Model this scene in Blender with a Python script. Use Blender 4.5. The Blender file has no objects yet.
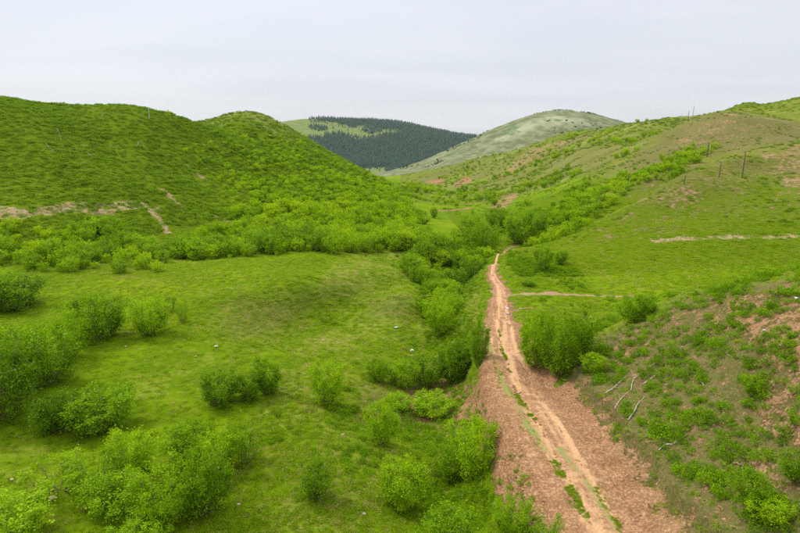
import bpy, math, random
import numpy as np
from math import radians

rng = np.random.default_rng(7)
random.seed(7)
SC = bpy.context.scene
COL = SC.collection

# ------------------------------------------------------------------ camera
CAM_H = 24.0
FPX = 540.0
VH = 150.0
TH = math.atan((266.5 - VH) / FPX)
cam_data = bpy.data.cameras.new('camera')
cam_data.sensor_width = 36.0
cam_data.lens = FPX / 800 * 36.0
cam_data.clip_start = 0.5
cam_data.clip_end = 30000
cam = bpy.data.objects.new('camera', cam_data)
COL.objects.link(cam)
cam.location = (0, 0, CAM_H)
cam.rotation_euler = (math.pi / 2 - TH, 0, 0)
SC.camera = cam

# ------------------------------------------------------------------ sky
SUN_EL, SUN_AZ = radians(52), radians(-65)      # azimuth from +Y towards +X
SKY_K = 1.0
world = bpy.data.worlds.new('World')
SC.world = world
world.use_nodes = True
wt = world.node_tree
wt.nodes.clear()
def wn(t, **k):
    n = wt.nodes.new(t)
    for a, b in k.items():
        setattr(n, a, b)
    return n
out = wn('ShaderNodeOutputWorld')
mixs = wn('ShaderNodeAddShader')
bg1 = wn('ShaderNodeBackground'); bg2 = wn('ShaderNodeBackground')
sky = wn('ShaderNodeTexSky', sky_type='NISHITA', sun_disc=False)
sky.sun_elevation = SUN_EL
sky.sun_rotation = SUN_AZ
sky.air_density = 1.0; sky.dust_density = 2.0
wt.links.new(sky.outputs[0], bg1.inputs[0])
bg1.inputs[1].default_value = 0.02
# overcast deck: pale grey cloud, standard overcast brightening towards the zenith
tc = wn('ShaderNodeTexCoord')
sep = wn('ShaderNodeSeparateXYZ')
wt.links.new(tc.outputs['Generated'], sep.inputs[0])
# project the direction on a cloud plane -> streaks flatten towards the horizon
zc = wn('ShaderNodeMath', operation='MAXIMUM'); zc.inputs[1].default_value = 0.0
wt.links.new(sep.outputs[2], zc.inputs[0])
za = wn('ShaderNodeMath', operation='ADD'); za.inputs[1].default_value = 0.10
wt.links.new(zc.outputs[0], za.inputs[0])
dv = wn('ShaderNodeVectorMath', operation='DIVIDE')
cz_ = wn('ShaderNodeCombineXYZ')
for i in range(3):
    wt.links.new(za.outputs[0], cz_.inputs[i])
wt.links.new(tc.outputs['Generated'], dv.inputs[0]); wt.links.new(cz_.outputs[0], dv.inputs[1])
mp = wn('ShaderNodeMapping'); mp.inputs['Scale'].default_value = (0.35, 0.8, 0.0)
mp.inputs['Rotation'].default_value = (0, 0, 0.25)
wt.links.new(dv.outputs[0], mp.inputs[0])
nz = wn('ShaderNodeTexNoise'); nz.inputs['Scale'].default_value = 1.1; nz.inputs['Detail'].default_value = 5; nz.inputs['Roughness'].default_value = 0.5
nz.inputs['Distortion'].default_value = 0.6
wt.links.new(mp.outputs[0], nz.inputs[0])
cr = wn('ShaderNodeValToRGB')
cr.color_ramp.elements[0].position = 0.3; cr.color_ramp.elements[0].color = (0.484, 0.496, 0.530, 1)
cr.color_ramp.elements[1].position = 0.68; cr.color_ramp.elements[1].color = (0.550, 0.561, 0.588, 1)
wt.links.new(nz.outputs[0], cr.inputs[0])
# gradient  1 + 1.1*sin(el)^1.3
pw = wn('ShaderNodeMath', operation='POWER'); pw.inputs[1].default_value = 2.2
wt.links.new(zc.outputs[0], pw.inputs[0])
ma = wn('ShaderNodeMath', operation='MULTIPLY_ADD'); ma.inputs[1].default_value = 2.8; ma.inputs[2].default_value = 0.95
wt.links.new(pw.outputs[0], ma.inputs[0])
wt.links.new(cr.outputs[0], bg2.inputs[0]); wt.links.new(ma.outputs[0], bg2.inputs[1])
wt.links.new(bg1.outputs[0], mixs.inputs[0]); wt.links.new(bg2.outputs[0], mixs.inputs[1])
wt.links.new(mixs.outputs[0], out.inputs[0])

sun_data = bpy.data.lights.new('sun', 'SUN')
sun_data.energy = 2.6
sun_data.angle = radians(10)
sun_data.color = (1.0, 0.95, 0.82)
sun = bpy.data.objects.new('sun', sun_data)
COL.objects.link(sun)
sd = np.array([math.sin(SUN_AZ) * math.cos(SUN_EL), math.cos(SUN_AZ) * math.cos(SUN_EL), math.sin(SUN_EL)])
from mathutils import Vector, Matrix
sun.rotation_euler = Vector(-sd).to_track_quat('-Z', 'Y').to_euler()
sun.location = (0, 0, 200)

SC.view_settings.view_transform = 'Standard'
SC.view_settings.look = 'None'
SC.view_settings.exposure = 0.40
SC.view_settings.gamma = 1.0
SC.view_settings.use_curve_mapping = False
SC.cycles.max_bounces = 5
SC.cycles.diffuse_bounces = 3
SC.cycles.glossy_bounces = 1
SC.cycles.transmission_bounces = 3
SC.cycles.use_denoising = False
SC.cycles.volume_bounces = 0

# ------------------------------------------------------------------ noise
def _hash(ix, iy, s):
    n = (ix.astype(np.int64) * 374761393 + iy.astype(np.int64) * 668265263 + s * 1442695041) & 0x7fffffff
    n = ((n ^ (n >> 13)) * 1274126177) & 0x7fffffff
    n = (n ^ (n >> 16)) & 0x7fffffff
    return n / 0x7fffffff
def vnoise(x, y, s=0):
    x = np.asarray(x, float); y = np.asarray(y, float)
    ix = np.floor(x); iy = np.floor(y)
    fx = x - ix; fy = y - iy
    fx = fx * fx * fx * (fx * (fx * 6 - 15) + 10); fy = fy * fy * fy * (fy * (fy * 6 - 15) + 10)
    a = _hash(ix, iy, s); b = _hash(ix + 1, iy, s); c = _hash(ix, iy + 1, s); d = _hash(ix + 1, iy + 1, s)
    return (a * (1 - fx) + b * fx) * (1 - fy) + (c * (1 - fx) + d * fx) * fy
def fbm(x, y, s=0, octv=4, gain=0.5):
    t = 0; a = 1; n = 0
    c, sn = 0.8, 0.6
    for k in range(octv):
        t = t + a * vnoise(x, y, s + k * 17); n += a
        x, y = (c * x - sn * y) * 2.03 + 5.2, (sn * x + c * y) * 2.03 + 1.7
        a *= gain
    return t / n * 2 - 1
def sstep(a, b, x):
    t = np.clip((x - a) / (b - a), 0, 1)
    return t * t * (3 - 2 * t)

# ------------------------------------------------------------------ terrain from surveyed points
S_, C_ = math.sin(TH), math.cos(TH)
def ray(u, v):
    x = (u - 400) / FPX; y = (266.5 - v) / FPX
    return np.array([x, C_ + y * S_, -S_ + y * C_])
CP = []
def cy(u, v, Y):
    d = ray(u, v); t = Y / d[1]
    CP.append((d[0] * t, Y, CAM_H + d[2] * t))
def cz(u, v, z):
    d = ray(u, v); t = (z - CAM_H) / d[2]
    CP.append((d[0] * t, d[1] * t, z))
def cw(x, y, z):
    CP.append((x, y, z))

# meadow
for u, v, z in [(-150, 533, 1.5), (0, 533, 0.6), (100, 533, 0), (200, 533, -.2), (300, 533, -.5), (400, 533, -1.0), (450, 533, -1.3),
                (-200, 420, 3), (0, 450, 0.8), (120, 450, 0.2), (250, 450, 0), (350, 450, -.4), (420, 460, -1.6),
                (-100, 350, 2.4), (0, 370, 1.4), (100, 370, 0.9), (200, 370, 0.5), (290, 380, 0.0), (340, 385, -0.8),
                (0, 310, 1.5), (80, 320, 1.5), (160, 320, 1.5), (220, 300, 2.6), (220, 332, .9),
                (290, 345, -1.5), (330, 335, -2.7), (370, 330, -2.4), (400, 345, -2.9), (300, 316, -1.3), (350, 306, -1.5), (262, 322, -.2), (262, 297, 2.5), (300, 291, 2.0),
                (340, 284, 1.5), (385, 293, -1.0), (300, 270, 1.8), (360, 265, 1.2), (400, 272, .8), (414, 285, 0.8), (418, 300, -0.2),
                (240, 285, 2.3), (30, 285, 2), (110, 295, 2), (190, 290, 2.2), (365, 350, -2.2)]:
    cz(u, v, z)
# foot of left hill
for u, v, z in [(-150, 240, 4), (-60, 250, 3), (0, 264, 2.5), (60, 277, 2.2), (150, 287, 2.2), (200, 280, 2.4), (250, 266, 2.6), (300, 253, 2.4), (350, 249, 1.4), (400, 250, .4), (432, 252, -.5)]:
    cz(u, v, z)
# gully
for u, v, z in [(487, 243, -2), (478, 262, -3), (462, 285, -4), (448, 303, -4.5), (438, 325, -4.6), (432, 348, -4.4), (425, 375, -4.0), (428, 405, -3.5), (440, 440, -3.2), (455, 480, -2.9), (465, 533, -2.6), (470, 355, -3.4), (400, 385, -2.9), (385, 365, -2.6)]:
    cz(u, v, z)
# spur between gully and road
for u, v, z in [(488, 268, 1.0), (478, 285, 0.4), (470, 300, 0.0), (462, 315, -.8), (475, 325, 0.2), (487, 300, 1.7), (484, 330, 1.0), (482, 350, 0.4), (484, 380, 0.6), (492, 420, 0.6), (500, 470, 0.6), (505, 533, 0.4), (480, 440, -1.2), (484, 500, -1.4), (466, 400, -2.4), (466, 375, -2.6)]:
    cz(u, v, z)
# road bed
ROADPX = [(612, 545, 2.2), (560, 455, 2.1), (527, 400, 2.0), (508, 355, 2.0), (500, 320, 2.0), (500, 301, 2.0), (500, 287, 2.0), (492, 273, 1.9), (496, 262, 1.8), (505, 251, 1.6)]
for u, v, z in ROADPX:
    cz(u, v, z)
for u, v, z in [(545, 490, 1.9), (520, 440, 1.8), (640, 500, 2.3), (600, 450, 2.4), (550, 385, 2.2), (525, 350, 2.1), (520, 310, 2.1)]:
    cz(u, v, z)
cw(12, 18, 2.4); cw(12, 5, 2.8); cw(12, -5, 3)
# right near slope
for u, v, z in [(680, 533, 3.2), (740, 533, 4.4), (800, 533, 5.6), (900, 533, 8), (620, 450, 3.2), (660, 450, 3.9), (700, 450, 4.9), (750, 450, 6.3), (800, 450, 7.9), (900, 450, 11),
                (575, 395, 3.0), (620, 400, 4.0), (700, 400, 6.5), (760, 400, 8.2), (800, 400, 9.5), (620, 350, 5.1), (660, 350, 6.6), (700, 350, 8.0), (750, 350, 9.8), (800, 350, 11.3),
                (900, 350, 14.5), (590, 345, 4.1), (620, 324, 5.8), (650, 308, 7.4), (700, 293, 10.0), (750, 283, 12.0), (800, 276, 13.5), (900, 262, 17), (1000, 250, 20), (700, 312, 9.4), (800, 300, 12.8)]:
    cz(u, v, z)
cw(25, 64, 3.0); cw(32, 66, 4.0); cw(45, 64, 7); cw(38, 58, 9); cw(60, 60, 12); cw(30, 59, 8.0); cw(85, 60, 17)
# shelf behind it
for u, v, z in [(560, 325, 2.5), (540, 300, 2.3), (560, 293, 2.5), (620, 295, 2.8), (660, 290, 3.0), (700, 282, 3.6), (780, 272, 4.6), (900, 262, 7), (560, 275, 2.8), (640, 270, 3.6)]:
    cz(u, v, z)
# right spur
for u, v, Y in [(520, 260, 113), (560, 242, 120), (600, 221, 130), (640, 197, 142), (680, 173, 155), (720, 158, 170), (760, 149, 188), (800, 142, 210), (900, 135, 230),
                (620, 240, 112), (660, 215, 125), (660, 240, 108), (700, 235, 108), (700, 205, 130), (750, 235, 106), (750, 200, 130), (800, 235, 104), (800, 200, 125), (800, 170, 158), (750, 172, 160), (900, 220, 105), (900, 180, 140), (950, 150, 180)]:
    cy(u, v, Y)
# draw behind the spur
for u, v, Y in [(530, 245, 150), (560, 228, 160), (600, 209, 170), (640, 189, 178), (680, 170, 185), (720, 156, 200), (540, 225, 175), (560, 212, 195), (600, 193, 205), (640, 175, 215), (500, 235, 170), (520, 222, 200)]:
    cy(u, v, Y)
for u, Y, z in [(560, 137, .3), (600, 148, 2.8), (640, 160, 7.2), (680, 173, 12.8), (720, 187, 18.2)]:
    cw((u - 400) / FPX * Y * 1.0, Y, z)
# ridge B
for u, v, Y in [(560, 196, 235), (600, 172, 255), (640, 150, 270), (670, 133, 285), (690, 120, 300), (715, 111, 300), (750, 112, 295), (800, 121, 290), (900, 122, 290),
                (700, 140, 240), (750, 135, 240), (800, 133, 245), (1000, 120, 280)]:
    cy(u, v, Y)
# slope C
for u, v, Y in [(660, 124, 400), (640, 125, 420), (600, 128, 500), (560, 136, 590), (520, 148, 660), (480, 158, 730), (440, 169, 800), (412, 179, 860),
                (640, 140, 340), (600, 150, 350), (560, 160, 410), (520, 170, 470), (560, 178, 300), (520, 187, 350), (480, 185, 440), (480, 172, 580), (450, 180, 600),
                (500, 215, 230), (480, 210, 265), (470, 200, 330), (450, 193, 410), (432, 187, 500), (418, 182, 640)]:
    cy(u, v, Y)
# valley floor
for u, v, z in [(490, 232, -1.5), (460, 225, -2.5), (440, 206, -3), (430, 196, -4), (425, 190, -5), (450, 240, -1)]:
    cz(u, v, z)
# left hill
for u, v, Y in [(-200, 90, 190), (-100, 92, 195), (0, 102, 200), (40, 111, 205), (80, 118, 210), (150, 120, 222), (190, 125, 240), (-150, 180, 140), (0, 220, 122), (0, 180, 145), (0, 140, 172), (80, 235, 122), (80, 205, 142), (80, 170, 165), (80, 140, 190), (150, 250, 122),
                (150, 215, 145), (150, 185, 170), (150, 150, 200), (200, 245, 135), (200, 210, 165), (200, 170, 205), (200, 142, 235), (215, 126, 275), (235, 120, 320), (190, 124, 262), (250, 235, 150), (250, 200, 185), (250, 165, 235), (250, 140, 300), (250, 122, 355),
                (250, 113, 400), (225, 117, 395), (200, 122, 390), (170, 126, 380), (275, 122, 390), (290, 134, 375), (320, 151, 365), (350, 167, 350), (380, 180, 345), (405, 190, 345), (425, 199, 330),
                (300, 230, 155), (300, 200, 195), (300, 165, 270), (350, 228, 165), (350, 205, 200), (350, 185, 260), (400, 235, 165), (400, 218, 200), (400, 202, 260), (432, 225, 190), (430, 210, 240)]:
    cy(u, v, Y)
# behind left hill
for x, y, z in [(-250, 280, 26), (-160, 290, 24), (-110, 310, 27), (-60, 500, 20), (-150, 500, 20), (-300, 500, 30), (-20, 480, 0), (20, 480, -6), (-20, 420, 0), (-100, 470, 35), (-500, 700, 20), (-150, 800, -5), (0, 800, -15)]:
    cw(x, y, z)
# behind ridge B, hill E
for u, v, Y in [(730, 138, 375), (780, 140, 385), (860, 140, 390), (930, 138, 390), (690, 135, 380), (728, 110, 520), (745, 104, 540), (765, 106, 540), (800, 98, 540), (860, 92, 540), (950, 90, 540), (690, 128, 560), (1100, 95, 560), (850, 130, 760)]:
    cy(u, v, Y)
# between C and D
for u, v, Y in [(420, 185, 950), (460, 178, 950), (500, 170, 950), (560, 155, 900), (620, 145, 850), (700, 140, 850)]:
    cy(u, v, Y)
# pale hill D
for u, v, Y in [(420, 171, 1150), (440, 162, 1200), (470, 143, 1260), (500, 126, 1320), (530, 115, 1380), (560, 110, 1400), (590, 113, 1400), (620, 121, 1400), (660, 130, 1400), (760, 140, 1500), (460, 160, 1120), (500, 148, 1150), (560, 132, 1180), (620, 136, 1200), (530, 135, 1180)]:
    cy(u, v, Y)
for u, v, Y in [(440, 178, 1700), (500, 160, 1800), (560, 145, 1800), (620, 145, 1800), (700, 150, 1900), (900, 150, 1500), (1100, 140, 1500)]:
    cy(u, v, Y)
# far mountain F
for u, v, Y in [(400, 175, 1900), (360, 175, 2000), (300, 175, 2000), (250, 165, 2000), (380, 168, 2250), (420, 170, 2250), (340, 158, 2500), (400, 152, 2700), (440, 156, 2600),
                (300, 140, 2800), (350, 138, 2950), (220, 138, 3200), (260, 127, 3300), (285, 122, 3400), (305, 119, 3450), (340, 120, 3500), (375, 121, 3500), (400, 123, 3500), (430, 130, 3450), (460, 136, 3450), (480, 137, 3500), (520, 139, 3600), (560, 141, 3700), (650, 145, 3800),
                (180, 145, 3400), (100, 148, 3500), (-100, 150, 3500), (900, 150, 3500), (430, 145, 2900)]:
    cy(u, v, Y)
for u in (-300, 0, 250, 400, 550, 800, 1100):
    cy(u, 160, 4600)
# near left / behind camera
for x, y, z in [(0, 0, 0.2), (-30, 0, 2), (-60, 20, 6), (30, 0, 10), (50, 10, 17), (0, 15, -.6), (-15, 15, 0.4), (5, -8, 1), (-60, 60, 5), (-120, 80, 14), (80, 30, 22), (8, 15, 0)]:
    cw(x, y, z)

YO = 12.0
def warp(X, Y):
    return X / (Y + YO), np.log(Y + YO)
CPA = np.array(CP)
ca, cb = warp(CPA[:, 0], CPA[:, 1])
cv = CPA[:, 2] / (CPA[:, 1] + YO)
def kern(a, b):
    r2 = (a[:, None] - ca[None, :]) ** 2 + (b[:, None] - cb[None, :]) ** 2
    return 0.5 * r2 * np.log(r2 + 1e-12)
n = len(ca)
A = np.zeros((n + 3, n + 3))
A[:n, :n] = kern(ca, cb) + np.eye(n) * 2e-4
Pm = np.stack([np.ones(n), ca, cb], 1)
A[:n, n:] = Pm; A[n:, :n] = Pm.T
wts = np.linalg.solve(A, np.concatenate([cv, np.zeros(3)]))
def tps(a, b):
    a = a.ravel(); b = b.ravel(); o = np.empty(len(a))
    for i in range(0, len(a), 20000):
        s = slice(i, i + 20000)
        o[s] = kern(a[s], b[s]) @ wts[:n] + wts[n] + wts[n + 1] * a[s] + wts[n + 2] * b[s]
    return o
# fine grid in warped space
def cols():
    inner = np.linspace(-0.80, 0.80, 481)
    st = inner[1] - inner[0]; L = []; x = 0.80
    while x < 2.6:
        st *= 1.06; x += st; L.append(x)
    L = np.array(L)
    return np.concatenate([-L[::-1], inner, L])
GA = cols()
def rows():
    L = [math.log(2.0)]
    while L[-1] < math.log(4300):
        y = math.exp(L[-1]) - YO
        st = 0.06 if y < 16 else (0.0036 if y < 130 else (0.0046 if y < 900 else 0.012))
        L.append(L[-1] + st)
    return np.array(L)
GB = rows()
NA, NB = len(GA), len(GB)
# coarse eval then smooth upsampling (catmull-rom)
qa = np.linspace(-2.7, 2.7, 361); qb = np.linspace(GB[0] - .1, GB[-1] + .1, 301)
QA, QB = np.meshgrid(qa, qb)
QV = tps(QA, QB).reshape(QA.shape)
def cubw(f):
    return np.stack([-.5 * f + f * f - .5 * f ** 3, 1 - 2.5 * f * f + 1.5 * f ** 3, .5 * f + 2 * f * f - 1.5 * f ** 3, -.5 * f * f + .5 * f ** 3])
def base_v(a, b):
    ia = (a - qa[0]) / (qa[1] - qa[0]); ib = (b - qb[0]) / (qb[1] - qb[0])
    ja = np.clip(np.floor(ia).astype(int), 1, len(qa) - 3); jb = np.clip(np.floor(ib).astype(int), 1, len(qb) - 3)
    wa = cubw(ia - ja); wb = cubw(ib - jb)
    o = 0
    for m in range(4):
        for k in range(4):
            o = o + QV[jb - 1 + m, ja - 1 + k] * wb[m] * wa[k]
    return o
def base_z(X, Y):
    X = np.asarray(X, float); Y = np.asarray(Y, float)
    a, b = warp(X, Y)
    return base_v(a, b) * (Y + YO)

def march(u, v, zf, y0=18.0, y1=4250.0):
    d = ray(u, v); ts = np.exp(np.linspace(math.log(y0), math.log(y1), 4000)) / d[1]
    X = d[0] * ts; Y = d[1] * ts; Z = CAM_H + d[2] * ts
    h = zf(X, Y); below = np.nonzero(Z < h)[0]
    k = below[0] if len(below) else len(ts) - 1
    if k > 0:
        g0 = Z[k - 1] - h[k - 1]; g1 = Z[k] - h[k]; f = g0 / (g0 - g1 + 1e-9)
        return np.array([X[k - 1] + (X[k] - X[k - 1]) * f, Y[k - 1] + (Y[k] - Y[k - 1]) * f])
    return np.array([X[k], Y[k]])
def line_px(pts, zf=base_z, m=12, y0=18.0):
    w = np.array([march(u, v, zf, y0) for u, v in pts])
    return smooth_line(w, m)
def smooth_line(w, m=12):
    o = []
    p = np.vstack([2 * w[0] - w[1], w, 2 * w[-1] - w[-2]])
    for i in range(1, len(p) - 2):
        for t in np.linspace(0, 1, m, endpoint=False):
            o.append(.5 * (2 * p[i] + (p[i + 1] - p[i - 1]) * t + (2 * p[i - 1] - 5 * p[i] + 4 * p[i + 1] - p[i + 2]) * t * t + (3 * p[i] - p[i - 1] - 3 * p[i + 1] + p[i + 2]) * t ** 3))
    o.append(w[-1])
    return np.array(o)
def line_dist(X, Y, L):
    """signed distance (left negative, right positive of travel) and arc parameter"""
    X = X.ravel(); Y = Y.ravel()
    best = np.full(X.shape, 1e9); par = np.zeros(X.shape); sg = np.ones(X.shape)
    bb0 = L.min(0) - 25; bb1 = L.max(0) + 25
    idx = np.nonzero((X > bb0[0]) & (X < bb1[0]) & (Y > bb0[1]) & (Y < bb1[1]))[0]
    x = X[idx]; y = Y[idx]; B = best[idx]; Pp = par[idx]; Sg = sg[idx]; acc = 0
    for i in range(len(L) - 1):
        d = L[i + 1] - L[i]; l = math.hypot(*d)
        if l < 1e-6: continue
        t = np.clip(((x - L[i, 0]) * d[0] + (y - L[i, 1]) * d[1]) / l / l, 0, 1)
        dx = x - L[i, 0] - t * d[0]; dy = y - L[i, 1] - t * d[1]
        r = np.hypot(dx, dy); m = r < B
        B[m] = r[m]; Pp[m] = acc + t[m] * l; Sg[m] = np.sign(d[0] * dy[m] * -1 + d[1] * dx[m])
        acc += l
    best[idx] = B; par[idx] = Pp; sg[idx] = Sg
    return best, sg, par

# road centre line, world
rl = np.array([march(u, v, base_z) for u, v, z in ROADPX])
rl = np.vstack([[12.0, -4.0], [12.0, 10.0], [12.1, 20.0], rl[0:1], rl[1:]])
ROAD = smooth_line(rl, 10)
RD_OFF = 0.0
def half_width(y):      # half width of the graded strip
    return np.interp(y, [20, 30, 45, 60, 75, 85, 100, 120], [2.55, 2.75, 2.8, 2.45, 1.45, 1.05, .65, 0.3])

def terrain_z(X, Y, detail=True):
    sh = X.shape
    X = X.ravel(); Y = Y.ravel()
    z = base_z(X, Y)
    zb = z.copy()
    dist = np.hypot(X, Y)
    # general relief
    hillness = sstep(3, 12, z)
    z = z + fbm(X / 45, Y / 45, 3, 3) * (0.25 + 1.3 * hillness) * sstep(15, 60, dist) * np.clip(dist / 250, .4, 2.2)
    z = z + fbm(X / 240, Y / 240, 11, 4) * 6 * sstep(700, 1500, dist) + fbm(X / 90, Y / 90, 15, 3) * 2.2 * sstep(450, 900, dist)
    z = z + fbm(X / 9, Y / 9, 5, 3) * (0.22 + 0.35 * hillness)
    # erosion rills running down the far and right slopes
    ril = 1 - np.abs(fbm((X + .35 * Y) / 26, (Y - .3 * X) / 60, 21, 3))
    z = z - (ril ** 4) * 1.1 * hillness * sstep(200, 320, dist) * sstep(-30, 40, X)
    # slope terracettes on the left hill
    le = sstep(-5, -40, X) * sstep(4, 8, zb) * sstep(320, 260, Y)
    z = z + le * 0.20 * np.sin(zb * 2 * math.pi / 1.9 + 3 * fbm(X / 12, Y / 12, 8, 2))
    # gully roughness
    z = z + fbm(X / 2.6, Y / 2.6, 9, 3) * 0.16 * sstep(150, 60, dist)
    # road: grade it into the hillside
    d, sg, par = line_dist(X, Y, ROAD)
    hw = half_width(Y)
    near = d < 16
    if near.any():
        dn = d[near]; sn = sg[near]; hn = hw[near]
        zc = base_z(np.interp(par[near], ROADS, ROAD[:, 0]), np.interp(par[near], ROADS, ROAD[:, 1]))
        k = sstep(hn + 2.2, hn * .8, dn)
        nb = fbm(X[near] / 1.7, Y[near] / 1.7, 31, 4)
        z[near] = z[near] * (1 - k) + (zc - 0.10 + 0.05 * nb) * k
        # windrow of pushed-up soil along the right edge, broken bank along the left
        cl = sstep(70, 55, Y[near])
        z[near] += np.exp(-((dn - hn - .8) / .55) ** 2) * (0.25 + .3 * nb) * cl * (sn > 0)
        z[near] += np.exp(-((dn - hn - .5) / .6) ** 2) * (0.10 + .30 * nb) * cl * (sn < 0)
        z[near] += 0.75 * sstep(hn + 1.9, hn + 2.4, dn + nb * .8) * sstep(9, 4, dn) * cl * (sn > 0)
        z[near] += sstep(9, 3, dn) * nb * 0.14 * cl * sstep(hn * .7, hn * 1.1, dn)
    # small side track
    for L, w in ((SIDE, 1.3), (SCAR_L, 2.2), (SCAR_R, 1.6)):
        d2, s2, p2 = line_dist(X, Y, L)
        z = z - np.exp(-(d2 / w) ** 2) * 0.25 + 0
    return z.reshape(sh)
ROADS = np.concatenate([[0], np.cumsum(np.hypot(*np.diff(ROAD, axis=0).T))])
SIDE = line_px([(496, 291), (505, 292), (530, 293), (570, 294), (625, 296)])
SIDE2 = line_px([(503, 309), (515, 309), (530, 308)])
SCAR_L = line_px([(-30, 214), (20, 214), (60, 211), (100, 205), (140, 203), (160, 208)], y0=60)
SCAR_R = line_px([(655, 241), (690, 238), (720, 236), (760, 234), (830, 234)], y0=75)

GAm, GBm = np.meshgrid(GA, GB)
GY = np.exp(GBm) - YO
GX = GAm * np.exp(GBm)
GZ = terrain_z(GX, GY)
def gz(X, Y):
    """height of the built grid (bilinear)"""
    X = np.atleast_1d(np.asarray(X, float)); Y = np.atleast_1d(np.asarray(Y, float))
    a, b = warp(X, Y)
    ia = np.clip(np.searchsorted(GA, a) - 1, 0, NA - 2); ib = np.clip(np.searchsorted(GB, b) - 1, 0, NB - 2)
    fa = (a - GA[ia]) / (GA[ia + 1] - GA[ia])
    eb = np.exp(GB); yy = Y + YO
    fb = (yy - eb[ib]) / (eb[ib + 1] - eb[ib])
    return (GZ[ib, ia] * (1 - fa) + GZ[ib, ia + 1] * fa) * (1 - fb) + (GZ[ib + 1, ia] * (1 - fa) + GZ[ib + 1, ia + 1] * fa) * fb
def at(u, v, y0=18.0):
    p = march(u, v, gz, y0)
    return p[0], p[1], float(gz(p[0], p[1])[0])
def proj(X, Y, Z):
    dz = Z - CAM_H
    f = Y * C_ - dz * S_; up = Y * S_ + dz * C_
    f = np.maximum(f, 0.1)
    return 400 + FPX * X / f, 266.5 - FPX * up / f
# visibility horizon: running maximum of elevation angle along each column
ELEV = (GZ + 0.0 - CAM_H) / np.maximum(GY, 1)
ELEV[GY < 10] = -9
HORZ = np.maximum.accumulate(ELEV, axis=0)
def visible(X, Y, tol=0.0, h=0.0):
    """True when a thing of height h standing at X, Y shows above the ground in front of it"""
    z = gz(X, Y) + h
    vis = np.ones(len(X), bool)
    for s in np.linspace(0.5, 0.985, 24):
        xx = X * s; yy = Y * s
        vis &= ((z - CAM_H) * s + CAM_H > gz(xx, yy) - tol)
    return vis

def poly_sd(U, V, poly):
    """signed distance in picture units to a polygon, positive inside (used to survey regions)"""
    U = U.ravel(); V = V.ravel()
    P = np.array(poly, float); ins = np.zeros(U.shape, bool); best = np.full(U.shape, 1e9)
    j = len(P) - 1
    for i in range(len(P)):
        x1, y1 = P[j]; x2, y2 = P[i]
        c = ((y1 > V) != (y2 > V)) & (U < (x1 - x2) * (V - y2) / (y1 - y2 + 1e-12) + x2)
        ins ^= c
        dx, dy = x2 - x1, y2 - y1
        t = np.clip(((U - x1) * dx + (V - y1) * dy) / (dx * dx + dy * dy), 0, 1)
        best = np.minimum(best, np.hypot(U - x1 - t * dx, V - y1 - t * dy)); j = i
    return np.where(ins, best, -best)
print('grid', NA, NB, NA * NB)

# ------------------------------------------------------------------ helpers
def mesh_from(name, V, F, mats=(), smooth=False, mi=None):
    """V (n,3), F (m,k) quads or tris, or a list of such arrays"""
    Fs = F if isinstance(F, list) else [F]
    me = bpy.data.meshes.new(name)
    V = np.asarray(V, np.float32)
    me.vertices.add(len(V)); me.vertices.foreach_set('co', V.ravel())
    li = np.concatenate([f.ravel() for f in Fs]).astype(np.int32)
    ls = []; o = 0
    for f in Fs:
        ls.append(o + np.arange(len(f)) * f.shape[1]); o += f.size
    ls = np.concatenate(ls)
    me.loops.add(len(li)); me.loops.foreach_set('vertex_index', li)
    me.polygons.add(len(ls)); me.polygons.foreach_set('loop_start', ls.astype(np.int32))
    if smooth:
        me.polygons.foreach_set('use_smooth', np.ones(len(ls), bool))
    if mi is not None:
        me.polygons.foreach_set('material_index', np.asarray(mi, np.int32))
    for m in mats:
        me.materials.append(m)
    me.update()
    return me
def link(name, me, parent=None, loc=None, label=None, cat=None, group=None, kind=None):
    o = bpy.data.objects.new(name, me)
    COL.objects.link(o)
    if loc is not None: o.location = loc
    if parent is not None: o.parent = parent
    if label: o['label'] = label
    if cat: o['category'] = cat
    if group: o['group'] = group
    if kind: o['kind'] = kind
    return o
def attr(me, name, val):
    a = me.attributes.new(name, 'FLOAT', 'POINT'); a.data.foreach_set('value', np.asarray(val, np.float32).ravel())

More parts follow.
